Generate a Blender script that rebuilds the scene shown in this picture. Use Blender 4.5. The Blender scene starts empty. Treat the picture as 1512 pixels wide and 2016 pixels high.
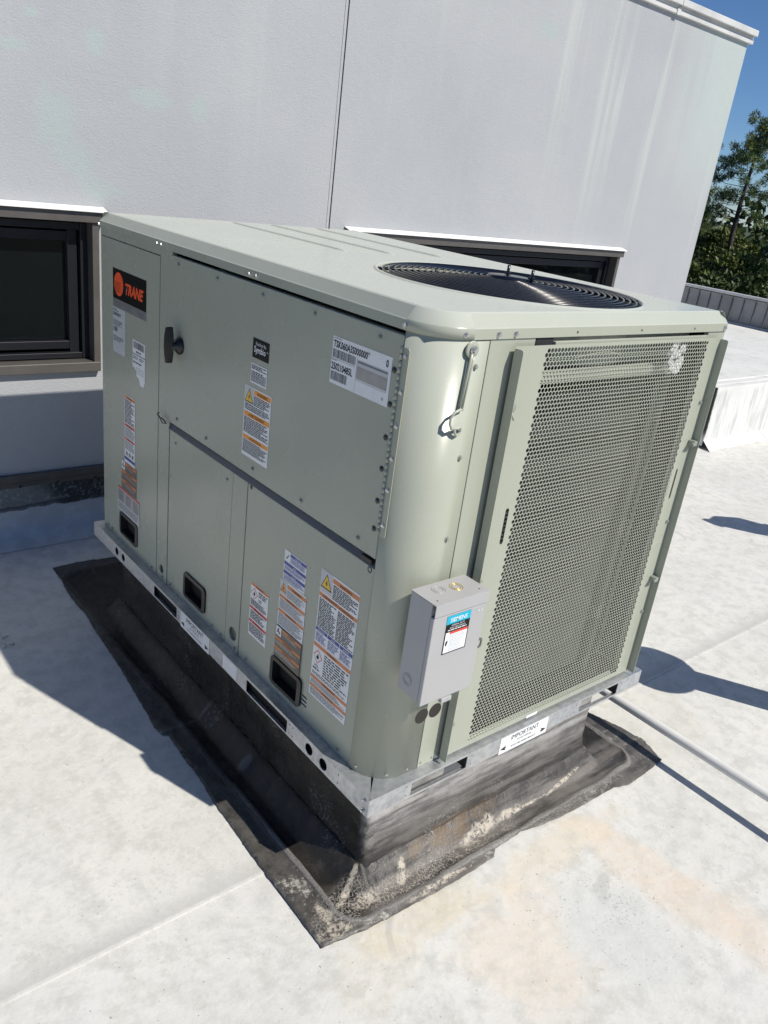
import bpy, bmesh, math, random
from mathutils import Vector, Matrix, noise
from mathutils.geometry import delaunay_2d_cdt
random.seed(7)
PI = math.pi
C = bpy.context.scene.collection
S = bpy.context.scene

# ------------------------------------------------------------------ camera
cam = bpy.data.cameras.new('camera')
co = bpy.data.objects.new('camera', cam); C.objects.link(co)
yw, pt, rl = map(math.radians, (41.8072, -22.6583, 7.5695))
fw = Vector((math.sin(yw)*math.cos(pt), math.cos(yw)*math.cos(pt), math.sin(pt)))
rt = Vector((math.cos(yw), -math.sin(yw), 0)); up = rt.cross(fw)
r2 = rt*math.cos(rl)+up*math.sin(rl); u2 = -rt*math.sin(rl)+up*math.cos(rl)
M = Matrix((r2, u2, -fw)).transposed().to_4x4(); M.translation = Vector((-1.1251, -1.1653, 1.7959))
co.matrix_world = M
cam.sensor_fit = 'AUTO'; cam.sensor_width = 36; cam.lens = 36*1581.83/2016
cam.clip_start = .05; cam.clip_end = 5000
S.camera = co

# ------------------------------------------------------------------ light
EL = math.radians(47.3)
SUN = Vector((.3355*math.cos(EL), -.942*math.cos(EL), math.sin(EL)))
W = bpy.data.worlds.new('World'); S.world = W; W.use_nodes = True
wn = W.node_tree.nodes; wl = W.node_tree.links; wn.clear()
sk = wn.new('ShaderNodeTexSky'); sk.sky_type = 'NISHITA'; sk.sun_disc = False
sk.sun_elevation = EL; sk.sun_rotation = math.radians(160.4)
sk.air_density = .8; sk.dust_density = .0; sk.ozone_density = 10; sk.altitude = 50
bg = wn.new('ShaderNodeBackground'); bg.inputs[1].default_value = .08
wo = wn.new('ShaderNodeOutputWorld'); wl.new(sk.outputs[0], bg.inputs[0]); wl.new(bg.outputs[0], wo.inputs[0])
sl = bpy.data.lights.new('sun', 'SUN'); sl.energy = 4.6; sl.angle = math.radians(.53); sl.color = (1, .94, .84)
so = bpy.data.objects.new('sun', sl); C.objects.link(so); so.rotation_euler = SUN.to_track_quat('Z', 'Y').to_euler()
so.location = (3, -8, 10)
S.view_settings.view_transform = 'Standard'; S.view_settings.look = 'None'
S.view_settings.exposure = 0.19; S.view_settings.gamma = 1; S.view_settings.use_curve_mapping = False

# ------------------------------------------------------------------ materials
def srgb(r, g, b):
    f = lambda c: (c/255/12.92) if c <= 10 else ((c/255+.055)/1.055)**2.4
    return (f(r), f(g), f(b), 1)

class N:
    """tiny node helper"""
    def __init__(s, name):
        s.m = bpy.data.materials.new(name); s.m.use_nodes = True
        s.t = s.m.node_tree; s.b = s.t.nodes['Principled BSDF']
        s.geo = s.t.nodes.new('ShaderNodeTexCoord')
        g = s.t.nodes.new('ShaderNodeNewGeometry'); s.pos = g.outputs['Position']; s.P = None
    def new(s, k, **kw):
        n = s.t.nodes.new(k)
        for a, v in kw.items(): setattr(n, a, v)
        return n
    def lk(s, a, b): s.t.links.new(a, b)
    def put(s, sock, v):
        if hasattr(v, 'node'): s.lk(v, sock)
        elif v is not None: sock.default_value = v
    def map(s, scale=(1, 1, 1), rot=(0, 0, 0), src=None):
        n = s.new('ShaderNodeMapping'); n.inputs['Scale'].default_value = scale; n.inputs['Rotation'].default_value = rot
        s.lk(src or s.pos, n.inputs[0]); return n.outputs[0]
    def noise(s, scale, detail=4, rough=.55, vec=None, dist=0):
        n = s.new('ShaderNodeTexNoise'); n.inputs['Scale'].default_value = scale; n.inputs['Detail'].default_value = detail
        n.inputs['Roughness'].default_value = rough; n.inputs['Distortion'].default_value = dist
        s.lk(vec or s.pos, n.inputs['Vector']); return n.outputs[0]
    def vor(s, scale, feature='DISTANCE_TO_EDGE', vec=None, rnd=1):
        n = s.new('ShaderNodeTexVoronoi'); n.feature = feature; n.inputs['Scale'].default_value = scale
        n.inputs['Randomness'].default_value = rnd
        s.lk(vec or s.pos, n.inputs['Vector']); return n.outputs['Distance']
    def ramp(s, x, a, b, ca=(0, 0, 0, 1), cb=(1, 1, 1, 1)):
        n = s.new('ShaderNodeValToRGB'); s.lk(x, n.inputs[0]); e = n.color_ramp.elements
        e[0].position = a; e[1].position = b; e[0].color = ca; e[1].color = cb; return n.outputs[0]
    def rng(s, x, a, b, c=0., d=1.):
        n = s.new('ShaderNodeMapRange'); n.inputs[1].default_value = a; n.inputs[2].default_value = b
        n.inputs[3].default_value = c; n.inputs[4].default_value = d; n.interpolation_type = 'SMOOTHSTEP'
        s.lk(x, n.inputs[0]); return n.outputs[0]
    def mix(s, f, a, b, mode='MIX'):
        n = s.new('ShaderNodeMix', data_type='RGBA', blend_type=mode)
        s.put(n.inputs[0], f); s.put(n.inputs[6], a); s.put(n.inputs[7], b); return n.outputs[2]
    def math(s, op, a, b=0., c=None):
        n = s.new('ShaderNodeMath', operation=op); s.put(n.inputs[0], a); s.put(n.inputs[1], b)
        if c is not None: s.put(n.inputs[2], c)
        return n.outputs[0]
    def xyz(s):
        if s.P is None:
            n = s.new('ShaderNodeSeparateXYZ'); s.lk(s.pos, n.inputs[0]); s.P = n.outputs
        return s.P
    def blob(s, x, y, rx, ry, rot=0., wob=.5, sc=6):
        """soft elliptical patch on the ground, edge broken by noise -> 0..1"""
        X, Y, Z = s.xyz(); c, q = math.cos(rot), math.sin(rot)
        dx = s.math('SUBTRACT', X, x); dy = s.math('SUBTRACT', Y, y)
        a = s.math('ADD', s.math('MULTIPLY', dx, c/rx), s.math('MULTIPLY', dy, q/rx))
        b = s.math('ADD', s.math('MULTIPLY', dx, -q/ry), s.math('MULTIPLY', dy, c/ry))
        r = s.math('SQRT', s.math('ADD', s.math('MULTIPLY', a, a), s.math('MULTIPLY', b, b)))
        n = s.noise(sc, 5, .6); r = s.math('ADD', r, s.math('MULTIPLY', s.math('SUBTRACT', n, .5), wob*2))
        return s.rng(r, .55, 1.1, 1, 0)
    def bump(s, h, strength=.3, dist=.002, prev=None):
        n = s.new('ShaderNodeBump'); n.inputs['Strength'].default_value = strength; n.inputs['Distance'].default_value = dist
        s.lk(h, n.inputs['Height'])
        if prev is not None: s.lk(prev, n.inputs['Normal'])
        return n.outputs[0]
    def out(s, col=None, rough=None, normal=None, metal=None, spec=None, coat=None, coatr=None):
        I = s.b.inputs
        s.put(I['Base Color'], col); s.put(I['Roughness'], rough); s.put(I['Metallic'], metal)
        if normal is not None: s.lk(normal, I['Normal'])
        if spec is not None: I['Specular IOR Level'].default_value = spec
        if coat is not None: I['Coat Weight'].default_value = coat
        if coatr is not None: I['Coat Roughness'].default_value = coatr
        return s.m

def plain(name, col, rough=.5, metal=0., bump=0., bs=200, var=.0, vs=8, spec=None, coat=None):
    n = N(name); c = col
    if var:
        v = n.noise(vs, 4); k = n.rng(v, .3, .7, 1-var, 1+var)
        mx = n.new('ShaderNodeMix', data_type='RGBA', blend_type='MULTIPLY'); mx.inputs[0].default_value = 1
        mx.inputs[6].default_value = col; n.lk(k, mx.inputs[7]); c = mx.outputs[2]
    nm = n.bump(n.noise(bs, 2), bump, .001) if bump else None
    return n.out(c, rough, nm, metal, spec, coat)

def paint(name, col, rough=.3, wave=.35):
    """factory powder coat: slight oil-canning, fine orange peel, faint dust"""
    n = N(name)
    big = n.noise(2.3, 2, .4); mid = n.noise(7, 2, .5)
    h = n.bump(big, wave, .012); h = n.bump(n.noise(5, 1, .3), wave*.25, .004, h)
    d = n.noise(3.5, 3, .5); st = n.noise(2, 3, .5, n.map((3, 3, .5)))
    k = n.rng(d, .3, .75, .985, 1.015); k2 = n.rng(st, .35, .7, .985, 1.015)
    mx = n.mix(1, col, k, 'MULTIPLY'); mx = n.mix(1, mx, k2, 'MULTIPLY')
    # faint dust film on what faces up
    g = n.new('ShaderNodeNewGeometry'); sp = n.new('ShaderNodeSeparateXYZ'); n.lk(g.outputs['Normal'], sp.inputs[0])
    upf = n.rng(sp.outputs[2], .35, 1, 0, .6)
    mx = n.mix(upf, mx, (.60, .64, .59, 1))
    r = n.rng(n.noise(4, 3), .3, .7, rough-.03, rough+.06)
    return n.out(mx, r, h, 0, .4)

PAINT = paint('sage_powder_coat', (.358, .378, .312, 1), .25)
PAINT_DK = plain('sage_coat_shaded', (.22, .25, .21, 1), .5)  # darkened copy of the sage coat, cabinet shade put into the colour
WHT = plain('label_white', (.74, .76, .78, 1), .35, var=.03, vs=30)
INK = plain('label_black', (.007, .007, .008, 1), .4, spec=.2)
INKG = plain('label_fine_print', (.17, .18, .20, 1), .4)
ORG = plain('label_orange', (.60, .20, .06, 1), .35)
YEL = plain('label_yellow', (.78, .50, .05, 1), .35)
BLU = plain('label_blue', (.035, .065, .30, 1), .35)
RED = plain('label_red', (.62, .05, .03, 1), .35)
TRO = plain('logo_orange', (.85, .105, .03, 1), .35)
CYN = plain('label_cyan', (.0, .40, .58, 1), .3)
SIL = plain('label_silver', (.33, .33, .335, 1), .3, .5, var=.12, vs=20)
BRN = plain('label_brown', (.125, .105, .09, 1), .35)
LGY = plain('label_pale_grey', (.5, .52, .54, 1), .35)
BLK = plain('black_plastic', (.010, .010, .011, 1), .38, bump=.15, bs=400)
WIRE = plain('black_wire', (.006, .008, .014, 1), .22, spec=.6)
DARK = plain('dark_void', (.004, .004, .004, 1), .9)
GSK = plain('dark_gap', (.02, .02, .022, 1), .7)
ZINC = plain('zinc_screw', (.62, .62, .62, 1), .28, .9, var=.1, vs=60)
SCRP = plain('sage_screw', (.30, .33, .29, 1), .35, .25)
EPG = plain('pale_grey_enamel', (.385, .385, .39, 1), .4, bump=.08, bs=600, var=.02)
PVC = plain('white_pvc', (.70, .70, .68, 1), .35, var=.05, vs=10)
BRZ = plain('bronze_frame', (.105, .098, .092, 1), .42, .2, var=.08, vs=12)
BRZD = plain('dark_bronze_frame', (.012, .013, .018, 1), .4, .2)
WOODT = plain('aged_plywood', (.34, .27, .18, 1), .7, bump=.3, bs=90, var=.15)

def galv():
    n = N('galvanised_steel'); v = n.vor(55, 'F1'); a = n.noise(18, 5, .65); b = n.noise(5, 4)
    c = n.ramp(v, .0, .9, (.44, .46, .49, 1), (.60, .62, .64, 1))
    c = n.mix(n.rng(a, .5, .72, 0, .55), c, (.33, .34, .35, 1)); c = n.mix(n.rng(b, .55, .7, 0, .3), c, (.7, .7, .68, 1))
    r = n.rng(a, .3, .7, .34, .55)
    return n.out(c, r, n.bump(a, .15, .002), .75)
GALV = galv()

def stucco():
    n = N('painted_stucco'); X, Y, Z = n.xyz()
    big = n.noise(1.1, 5, .6); mid = n.noise(5, 5, .6)
    c = n.ramp(big, .3, .72, (.35, .365, .388, 1), (.40, .412, .426, 1))
    st = n.noise(1.0, 6, .6, n.map((7, 1, .35)), .3)                 # rain streaks running down
    gate = n.math('MULTIPLY', n.rng(Z, .9, 2.9, 0, 1), n.rng(X, 1.8, 4.2, .25, 1))
    c = n.mix(n.math('MULTIPLY', n.rng(st, .52, .72, 0, .75), gate), c, (.49, .52, .50, 1))
    st2 = n.noise(1.0, 5, .6, n.map((4, 1, .25)))
    c = n.mix(n.math('MULTIPLY', n.rng(st2, .56, .7, 0, .5), gate), c, (.35, .355, .375, 1))
    # pale green bleached patches
    pm = None
    for (x, z, rx, rz, r) in ((.10, 1.83, .085, .14, 0), (.17, 1.70, .07, .10, .5), (.27, 1.59, .10, .055, -.2), (.27, 2.14, .045, .055, 0), (.50, 1.97, .10, .045, -.1),
                              (.73, 1.96, .05, .06, 0), (-.05, 2.08, .05, .025, 0), (.02, 2.20, .03, .02, 0), (2.93, 2.68, .10, .05, 0)):
        ddx = n.math('SUBTRACT', X, x); ddz = n.math('SUBTRACT', Z, z); cc, qq = math.cos(r), math.sin(r)
        A = n.math('ADD', n.math('MULTIPLY', ddx, cc/rx), n.math('MULTIPLY', ddz, qq/rx)); B = n.math('ADD', n.math('MULTIPLY', ddx, -qq/rz), n.math('MULTIPLY', ddz, cc/rz))
        rr_ = n.math('SQRT', n.math('ADD', n.math('MULTIPLY', A, A), n.math('MULTIPLY', B, B)))
        m = n.rng(n.math('ADD', rr_, n.math('MULTIPLY', n.math('SUBTRACT', n.noise(14, 4, .6), .5), 1.5)),   .55, 1.25, 1, 0); pm = m if pm is None else n.math('MAXIMUM', pm, m)
    c = n.mix(n.math('MULTIPLY', n.math('MULTIPLY', pm, n.rng(n.noise(22, 5, .7), .3, .62, .35, 1)), .55), c, (.345, .425, .415, 1))
    edge = n.math('MULTIPLY', n.rng(n.math('ADD', X, n.math('MULTIPLY', n.math('SUBTRACT', st, .5), 1.2)), 4.1, 4.8), n.rng(Z, 1.6, 2.7))
    c = n.mix(n.math('MULTIPLY', edge, .6), c, (.43, .51, .485, 1))
    dirt = n.rng(n.noise(9, 6, .7), .62, .8, 0, .25); c = n.mix(dirt, c, (.31, .32, .32, 1))
    g1 = n.noise(130, 3, .6); g2 = n.noise(45, 3)
    h = n.bump(g1, .6, .004); h = n.bump(g2, .25, .005, h); h = n.bump(big, .2, .02, h)
    return n.out(c, .85, h, 0, .25)
STUC = stucco()

def roofmat():
    n = N('coated_roof_membrane'); X, Y, Z = n.xyz()
    a = n.noise(1.7, 6, .62); b = n.noise(14, 7, .68); f = n.noise(70, 5, .7); e = n.noise(5.5, 6, .65, None, .6)
    c = n.ramp(a, .32, .7, (.57, .57, .545, 1), (.68, .677, .645, 1))
    c = n.mix(n.rng(b, .42, .64, 0, .7), c, (.48, .485, .455, 1)); c = n.mix(n.rng(n.noise(32, 6, .75), .5, .68, 0, .5), c, (.70, .69, .65, 1))
    c = n.mix(n.rng(e, .55, .72, 0, .5), c, (.70, .69, .66, 1))
    c = n.mix(n.rng(f, .56, .72, 0, .45), c, (.40, .40, .385, 1))
    # brownish run-off stains round the flashing tip and down the right
    for (x, y, rx, ry, r, s, col) in (
            (.10, -.16, .26, .08, -.1, .75, (.60, .53, .38, 1)),
            (-.10, -.22, .16, .10, .2, .35, (.60, .54, .42, 1)),
            (.24, -.40, .17, .22, .3, .6, (.66, .57, .46, 1)),
            (.62, -.20, .34, .07, .0, .65, (.66, .58, .44, 1)),
            (.78, -.42, .10, .34, .1, .75, (.66, .555, .44, 1)),
            (.86, -.85, .12, .42, .1, .6, (.66, .56, .46, 1)),
            (.40, -.30, .12, .10, .0, .5, (.72, .62, .50, 1)),
            (1.45, .05, .3, .25, .4, .35, (.60, .56, .46, 1))):
        c = n.mix(n.math('MULTIPLY', n.math('MULTIPLY', n.blob(x, y, rx, ry, r, .7, 11), n.rng(n.noise(38, 5, .7), .3, .6, .45, 1)), s*.72), c, col)
    g = n.blob(.52, -.48, .17, .22, .3, .4, 5)                        # grey ponding mark with grit
    c = n.mix(n.math('MULTIPLY', g, .6), c, (.57, .59, .58, 1))
    spk = n.math('MULTIPLY', n.rng(n.noise(150, 3, .6), .62, .68), n.rng(n.noise(9, 3), .42, .6))
    c = n.mix(n.math('MULTIPLY', n.math('MULTIPLY', spk, n.blob(.57, -.42, .12, .15, .3, .4, 8)), .75), c, (.22, .22, .21, 1))
    # dirt caught along the lap seam (y = .185)
    sm = n.math('MULTIPLY', n.rng(Y, .188, .20), n.rng(n.math('ADD', Y, n.math('MULTIPLY', b, .05)), .30, .20))
    c = n.mix(n.math('MULTIPLY', sm, .7), c, (.41, .415, .40, 1))
    nearwall = n.math('MULTIPLY', n.rng(n.math('ADD', Y, n.math('MULTIPLY', e, .35)), 2.1, 2.55), n.rng(b, .3, .6, .4, 1)); c = n.mix(n.math('MULTIPLY', nearwall, .55), c, (.36, .37, .38, 1))
    # lavender grey blush, scattered scuffs and specks
    c = n.mix(n.rng(n.noise(3.3, 4), .56, .7, 0, .3), c, (.575, .58, .60, 1))
    w = n.new('ShaderNodeTexWave'); w.inputs['Scale'].default_value = .6; w.inputs['Distortion'].default_value = 18; w.inputs['Detail'].default_value = 3
    n.lk(n.pos, w.inputs[0]); scuff = n.math('MULTIPLY', n.rng(w.outputs['Fac'], .985, .998), n.rng(n.noise(2.2, 2), .56, .62))
    c = n.mix(n.math('MULTIPLY', scuff, .35), c, (.35, .35, .34, 1))
    sp2 = n.rng(n.vor(9, 'F1'), .035, .02); c = n.mix(n.math('MULTIPLY', sp2, .6), c, (.22, .21, .2, 1))
    h = n.bump(b, .3, .006); h = n.bump(f, .25, .0025, h); h = n.bump(a, .35, .03, h)
    return n.out(c, n.rng(b, .3, .7, .6, .8), h, 0, .3)
ROOF = roofmat()

def tarmat():
    n = N('weathered_bitumen'); X, Y, Z = n.xyz()
    a = n.noise(4, 6, .65); b = n.noise(22, 6, .7); f = n.noise(160, 3, .6); st = n.noise(3, 5, .6, n.map((1, 7, 9)))
    c = n.ramp(a, .35, .7, (.012, .012, .012, 1), (.038, .034, .030, 1))
    c = n.mix(n.rng(b, .5, .75, 0, .5), c, (.062, .057, .052, 1))
    c = n.mix(n.rng(f, .68, .76, 0, .35), c, (.2, .2, .2, 1))
    front = n.rng(Y, .06, .0)                                         # the weathered strip in front of the kerb
    c = n.mix(n.math('MULTIPLY', front, n.rng(st, .42, .62, 0, .6)), c, (.17, .15, .13, 1))
    lowf = n.math('MULTIPLY', n.rng(Y, .06, .035), n.rng(Z, .08, .22, .15, 1))
    lowg = n.math('MULTIPLY', n.math('MULTIPLY', lowf, n.rng(X, -.02, .06)), n.rng(st, .35, .6, .35, 1)); c = n.mix(n.math('MULTIPLY', lowg, n.rng(b, .3, .6, .7, 1)), c, (.40, .395, .385, 1))   # aluminised coat left on the kerb face
    low = n.rng(Z, .085, .06)
    rust = n.math('MULTIPLY', n.math('MULTIPLY', n.blob(.33, .0, .20, .03, .05, .8, 14), n.math('MULTIPLY', low, n.rng(b, .35, .55))), .5); c = n.mix(rust, c, (.16, .10, .045, 1))
    # crazed edges where old white coating shows between black islands
    wv = n.new('ShaderNodeMix', data_type='RGBA', blend_type='ADD'); wv.inputs[0].default_value = .03; nn = n.new('ShaderNodeTexNoise'); nn.inputs['Scale'].default_value = 40; n.lk(n.pos, nn.inputs['Vector']); n.lk(n.pos, wv.inputs[6]); n.lk(nn.outputs['Color'], wv.inputs[7])
    ck = n.rng(n.vor(88, 'DISTANCE_TO_EDGE', wv.outputs[2], 1), .13, .04); ck = n.math('MULTIPLY', ck, n.rng(f, .38, .52, .25, 1))
    z1 = n.math('MULTIPLY', n.math('MAXIMUM', n.blob(.14, -.055, .42, .035, -.03, .6, 9), n.blob(.78, -.105, .32, .022, -.02, .6, 9)), n.rng(b, .35, .5))
    z1 = n.math('MAXIMUM', z1, n.math('MULTIPLY', n.blob(-.08, -.02, .10, .06, .2, .7, 12), .9))
    c = n.mix(n.math('MULTIPLY', n.math('MULTIPLY', ck, z1), .72), c, (.44, .41, .36, 1))
    # patches where it has peeled down to cream
    pk = None
    for (x, y, rx, ry, r, wob) in ((.44, -.035, .085, .022, .15, .8), (.13, -.03, .035, .014, .9, .9), (.0, -.045, .05, .02, .0, .9),
                                   (.57, -.032, .07, .010, .0, .9), (.62, -.036, .15, .004, .0, .9), (.84, -.03, .10, .006, .1, 1.), (.22, -.108, .16, .009, .0, .9),
                                   (-.13, -.075, .06, .022, -.2, .9), (-.12, -.02, .02, .04, 0, 1.), (.16, .03, .012, .01, 0, .8), (-.04, .0, .07, .010, .5, 1.)):
        m = n.blob(x, y, rx, ry, r, wob, 26); pk = m if pk is None else n.math('MAXIMUM', pk, m)
    pk = n.math('MULTIPLY', n.math('MULTIPLY', pk, low), n.rng(n.noise(60, 6, .75), .42, .54))
    hx, hy, rr0 = (1.175+.092)/2, (2.06+.093)/2, .07; cx0, cy0 = (1.175-.092)/2, (2.06-.093)/2
    qx = n.math('ADD', n.math('SUBTRACT', n.math('ABSOLUTE', n.math('SUBTRACT', X, cx0)), hx), rr0); qy = n.math('ADD', n.math('SUBTRACT', n.math('ABSOLUTE', n.math('SUBTRACT', Y, cy0)), hy), rr0)
    qx = n.math('MAXIMUM', qx, 0.); qy = n.math('MAXIMUM', qy, 0.)
    sd = n.math('SUBTRACT', n.math('SQRT', n.math('ADD', n.math('MULTIPLY', qx, qx), n.math('MULTIPLY', qy, qy))), rr0)
    sd = n.math('ADD', sd, n.math('MULTIPLY', n.math('SUBTRACT', n.noise(8, 3), .5), .018))
    out_ = n.math('MULTIPLY', n.rng(sd, .006, .012), low)
    c = n.mix(n.math('MULTIPLY', n.math('MULTIPLY', out_, n.rng(b, .3, .6, .35, 1)), .6), c, (.125, .12, .112, 1))
    wht = n.math('MULTIPLY', n.math('MULTIPLY', n.rng(n.noise(34, 7, .8), .53, .6), n.rng(n.noise(7, 4), .5, .62)), n.math('MULTIPLY', out_, n.rng(Y, .35, .1)))
    c = n.mix(n.math('MULTIPLY', wht, .75), c, (.45, .43, .39, 1))
    c = n.mix(n.math('MULTIPLY', pk, .85), c, (.50, .455, .38, 1))
    rdg = n.math('MULTIPLY', n.math('MULTIPLY', n.rng(n.math('ABSOLUTE', sd), .0095, .006, 0, 1), low), n.rng(Y, .7, .2, .12, 1))
    c = n.mix(n.math('MULTIPLY', rdg, n.rng(f, .3, .6, .45, .85)), c, (.22, .215, .205, 1))
    sc = n.math('MULTIPLY', n.rng(n.noise(30, 6, .75, n.map((1, .35, 1))), .66, .7), n.rng(n.noise(4, 3), .5, .62))
    c = n.mix(n.math('MULTIPLY', sc, .55), c, (.33, .34, .34, 1))
    sc2 = n.math('MULTIPLY', n.rng(n.noise(26, 7, .8, n.map((1, .3, 1), (0, 0, .5))), .60, .66), n.rng(n.noise(3.1, 4), .47, .6)); c = n.mix(n.math('MULTIPLY', sc2, .3), c, (.2, .21, .22, 1))
    lap = n.math('MULTIPLY', n.rng(n.math('ABSOLUTE', n.math('SUBTRACT', Y, n.math('ADD', .855, n.math('MULTIPLY', n.math('SUBTRACT', b, .5), .05)))), .012, .004), n.rng(b, .35, .55)); c = n.mix(n.math('MULTIPLY', n.math('MULTIPLY', lap, low), .35), c, (.18, .185, .19, 1))
    c = n.mix(n.math('MULTIPLY', n.blob(-.022, .565, .026, .024, 0, .25, 20), .75), c, (.10, .11, .12, 1))
    mk = n.math('MULTIPLY', n.rng(n.noise(120, 4, .7), .55, .62), n.rng(n.noise(6, 4), .55, .65)); c = n.mix(n.math('MULTIPLY', mk, .5), c, (.3, .3, .3, 1))
    h = n.bump(b, .5, .008); h = n.bump(f, .4, .002, h); h = n.bump(n.math('MULTIPLY', ck, z1), .5, .003, h)
    return n.out(c, n.rng(b, .3, .7, .3, .55), h, 0, .35)
TAR = tarmat()

def wallbase():
    n = N('upturned_membrane'); X, Y, Z = n.xyz()
    b = n.noise(9, 6, .65); f = n.noise(55, 5, .7)
    zz = n.math('ADD', Z, n.math('MULTIPLY', n.math('SUBTRACT', b, .5), .05))
    c = n.mix(n.rng(b, .4, .65), (.42, .42, .43, 1), (.52, .52, .53, 1))
    c = n.mix(n.rng(zz, .158, .165), c, (.15, .165, .16, 1))
    c = n.mix(n.math('MULTIPLY', n.rng(f, .5, .62, 0, .6), n.rng(zz, .17, .18)), c, (.30, .31, .30, 1))
    line = n.math('MULTIPLY', n.rng(zz, .145, .152), n.rng(zz, .175, .168)); c = n.mix(n.math('MULTIPLY', line, .85), c, (.05, .052, .06, 1))
    blk = n.math('MULTIPLY', n.rng(n.math('ADD', X, n.math('MULTIPLY', b, .35)), .12, .24), n.rng(zz, .14, .16))
    c = n.mix(n.math('MULTIPLY', blk, n.rng(f, .38, .5)), c, (.02, .022, .028, 1))
    h = n.bump(b, .5, .01); h = n.bump(f, .3, .003, h)
    return n.out(c, .6, h)
WBASE = wallbase()

# ------------------------------------------------------------------ mesh helpers
WO = {}                                                               # world origin of every object that parents others
def link(name, me, mat=None, parent=None, smooth=False, loc=None):
    o = bpy.data.objects.new(name, me); C.objects.link(o)
    if mat is not None and me is not None:
        for m in (mat if isinstance(mat, (list, tuple)) else [mat]): me.materials.append(m)
    if smooth and me is not None:
        for p in me.polygons: p.use_smooth = True
    w = Vector(loc) if loc is not None else Vector((0, 0, 0))
    if parent is not None: o.parent = parent; o.location = w-WO[parent.name]
    else: o.location = w
    WO[o.name] = w
    return o
def tag(o, label, cat=None, group=None, kind=None):
    if label: o['label'] = label
    if cat: o['category'] = cat
    if group: o['group'] = group
    if kind: o['kind'] = kind
    return o
def thing(name, loc, label, cat, group=None):
    o = bpy.data.objects.new(name, None); C.objects.link(o); o.location = loc; WO[o.name] = Vector(loc)
    o.empty_display_size = .1
    return tag(o, label, cat, group)
def fin(bm, name, mat, parent=None, smooth=False, loc=None):
    bmesh.ops.recalc_face_normals(bm, faces=bm.faces[:])
    me = bpy.data.meshes.new(name); bm.to_mesh(me); bm.free()
    return link(name, me, mat, parent, smooth, loc)
def bx(bm, x0, x1, y0, y1, z0, z1, bev=0., mi=0):
    b = bm if not bev else bmesh.new()
    vs = [b.verts.new(p) for p in ((x0, y0, z0), (x1, y0, z0), (x1, y1, z0), (x0, y1, z0), (x0, y0, z1), (x1, y0, z1), (x1, y1, z1), (x0, y1, z1))]
    for f in ((0, 3, 2, 1), (4, 5, 6, 7), (0, 1, 5, 4), (1, 2, 6, 5), (2, 3, 7, 6), (3, 0, 4, 7)):
        q = b.faces.new([vs[i] for i in f]); q.material_index = mi
    if bev:
        bmesh.ops.bevel(b, geom=b.edges[:], offset=bev, segments=2, profile=.5, affect='EDGES')
        me = bpy.data.meshes.new('tmp'); b.to_mesh(me); b.free(); bm.from_mesh(me); bpy.data.meshes.remove(me)
def box(name, x0, x1, y0, y1, z0, z1, mat, parent=None, bev=0., smooth=False):
    bm = bmesh.new(); bx(bm, x0, x1, y0, y1, z0, z1, bev); return fin(bm, name, mat, parent, smooth)
def tube(bm, pts, r, seg=8, cap=True, mi=0, closed=False):
    pts = [Vector(p) for p in pts]; rs = r if isinstance(r, (list, tuple)) else [r]*len(pts)
    rings = []; n = len(pts); ref = None
    for i, p in enumerate(pts):
        a = pts[(i-1) % n] if (i or closed) else p; b = pts[(i+1) % n] if (i < n-1 or closed) else p
        t = (b-a).normalized()
        if ref is None: ref = t.orthogonal().normalized()
        ref = (ref-t*ref.dot(t)).normalized(); bi = t.cross(ref)
        rings.append([bm.verts.new(p+(ref*math.cos(2*PI*k/seg)+bi*math.sin(2*PI*k/seg))*rs[i]) for k in range(seg)])
    for i in range(n if closed else n-1):
        A, B = rings[i], rings[(i+1) % n]
        for k in range(seg):
            f = bm.faces.new((A[k], A[(k+1) % seg], B[(k+1) % seg], B[k])); f.material_index = mi; f.smooth = True
    if cap and not closed:
        bm.faces.new(rings[0][::-1]).material_index = mi; bm.faces.new(rings[-1]).material_index = mi
def lathe(bm, prof, c, seg=48, axis='Z', mi=0):
    rings = []
    for (r, h) in prof:
        R_ = []
        for k in range(seg):
            a = 2*PI*k/seg; u, v = r*math.cos(a), r*math.sin(a)
            p = {'Z': (u, v, h), 'Y': (u, h, v), 'X': (h, u, v)}[axis]
            R_.append(bm.verts.new((c[0]+p[0], c[1]+p[1], c[2]+p[2])))
        rings.append(R_)
    for A, B in zip(rings, rings[1:]):
        for k in range(seg):
            f = bm.faces.new((A[k], A[(k+1) % seg], B[(k+1) % seg], B[k])); f.smooth = True; f.material_index = mi
    return rings
def inpoly(p, poly):
    x, y = p; c = False; j = len(poly)-1
    for i in range(len(poly)):
        xi, yi = poly[i]; xj, yj = poly[j]
        if (yi > y) != (yj > y) and x < (xj-xi)*(y-yi)/(yj-yi)+xi: c = not c
        j = i
    return c
def fill(outline, holes=(), extra=()):
    vs, es = [], []
    for lp in (outline, *holes):
        s0 = len(vs); vs += [Vector(p) for p in lp]; es += [(s0+i, s0+(i+1) % len(lp)) for i in range(len(lp))]
    vs += [Vector(p) for p in extra]
    V, E_, F, *_ = delaunay_2d_cdt(vs, es, [], 0, 1e-6)
    out = []
    for f in F:
        c = (sum(V[i][0] for i in f)/len(f), sum(V[i][1] for i in f)/len(f))
        if inpoly(c, outline) and not any(inpoly(c, h) for h in holes): out.append(f)
    return V, out
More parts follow.
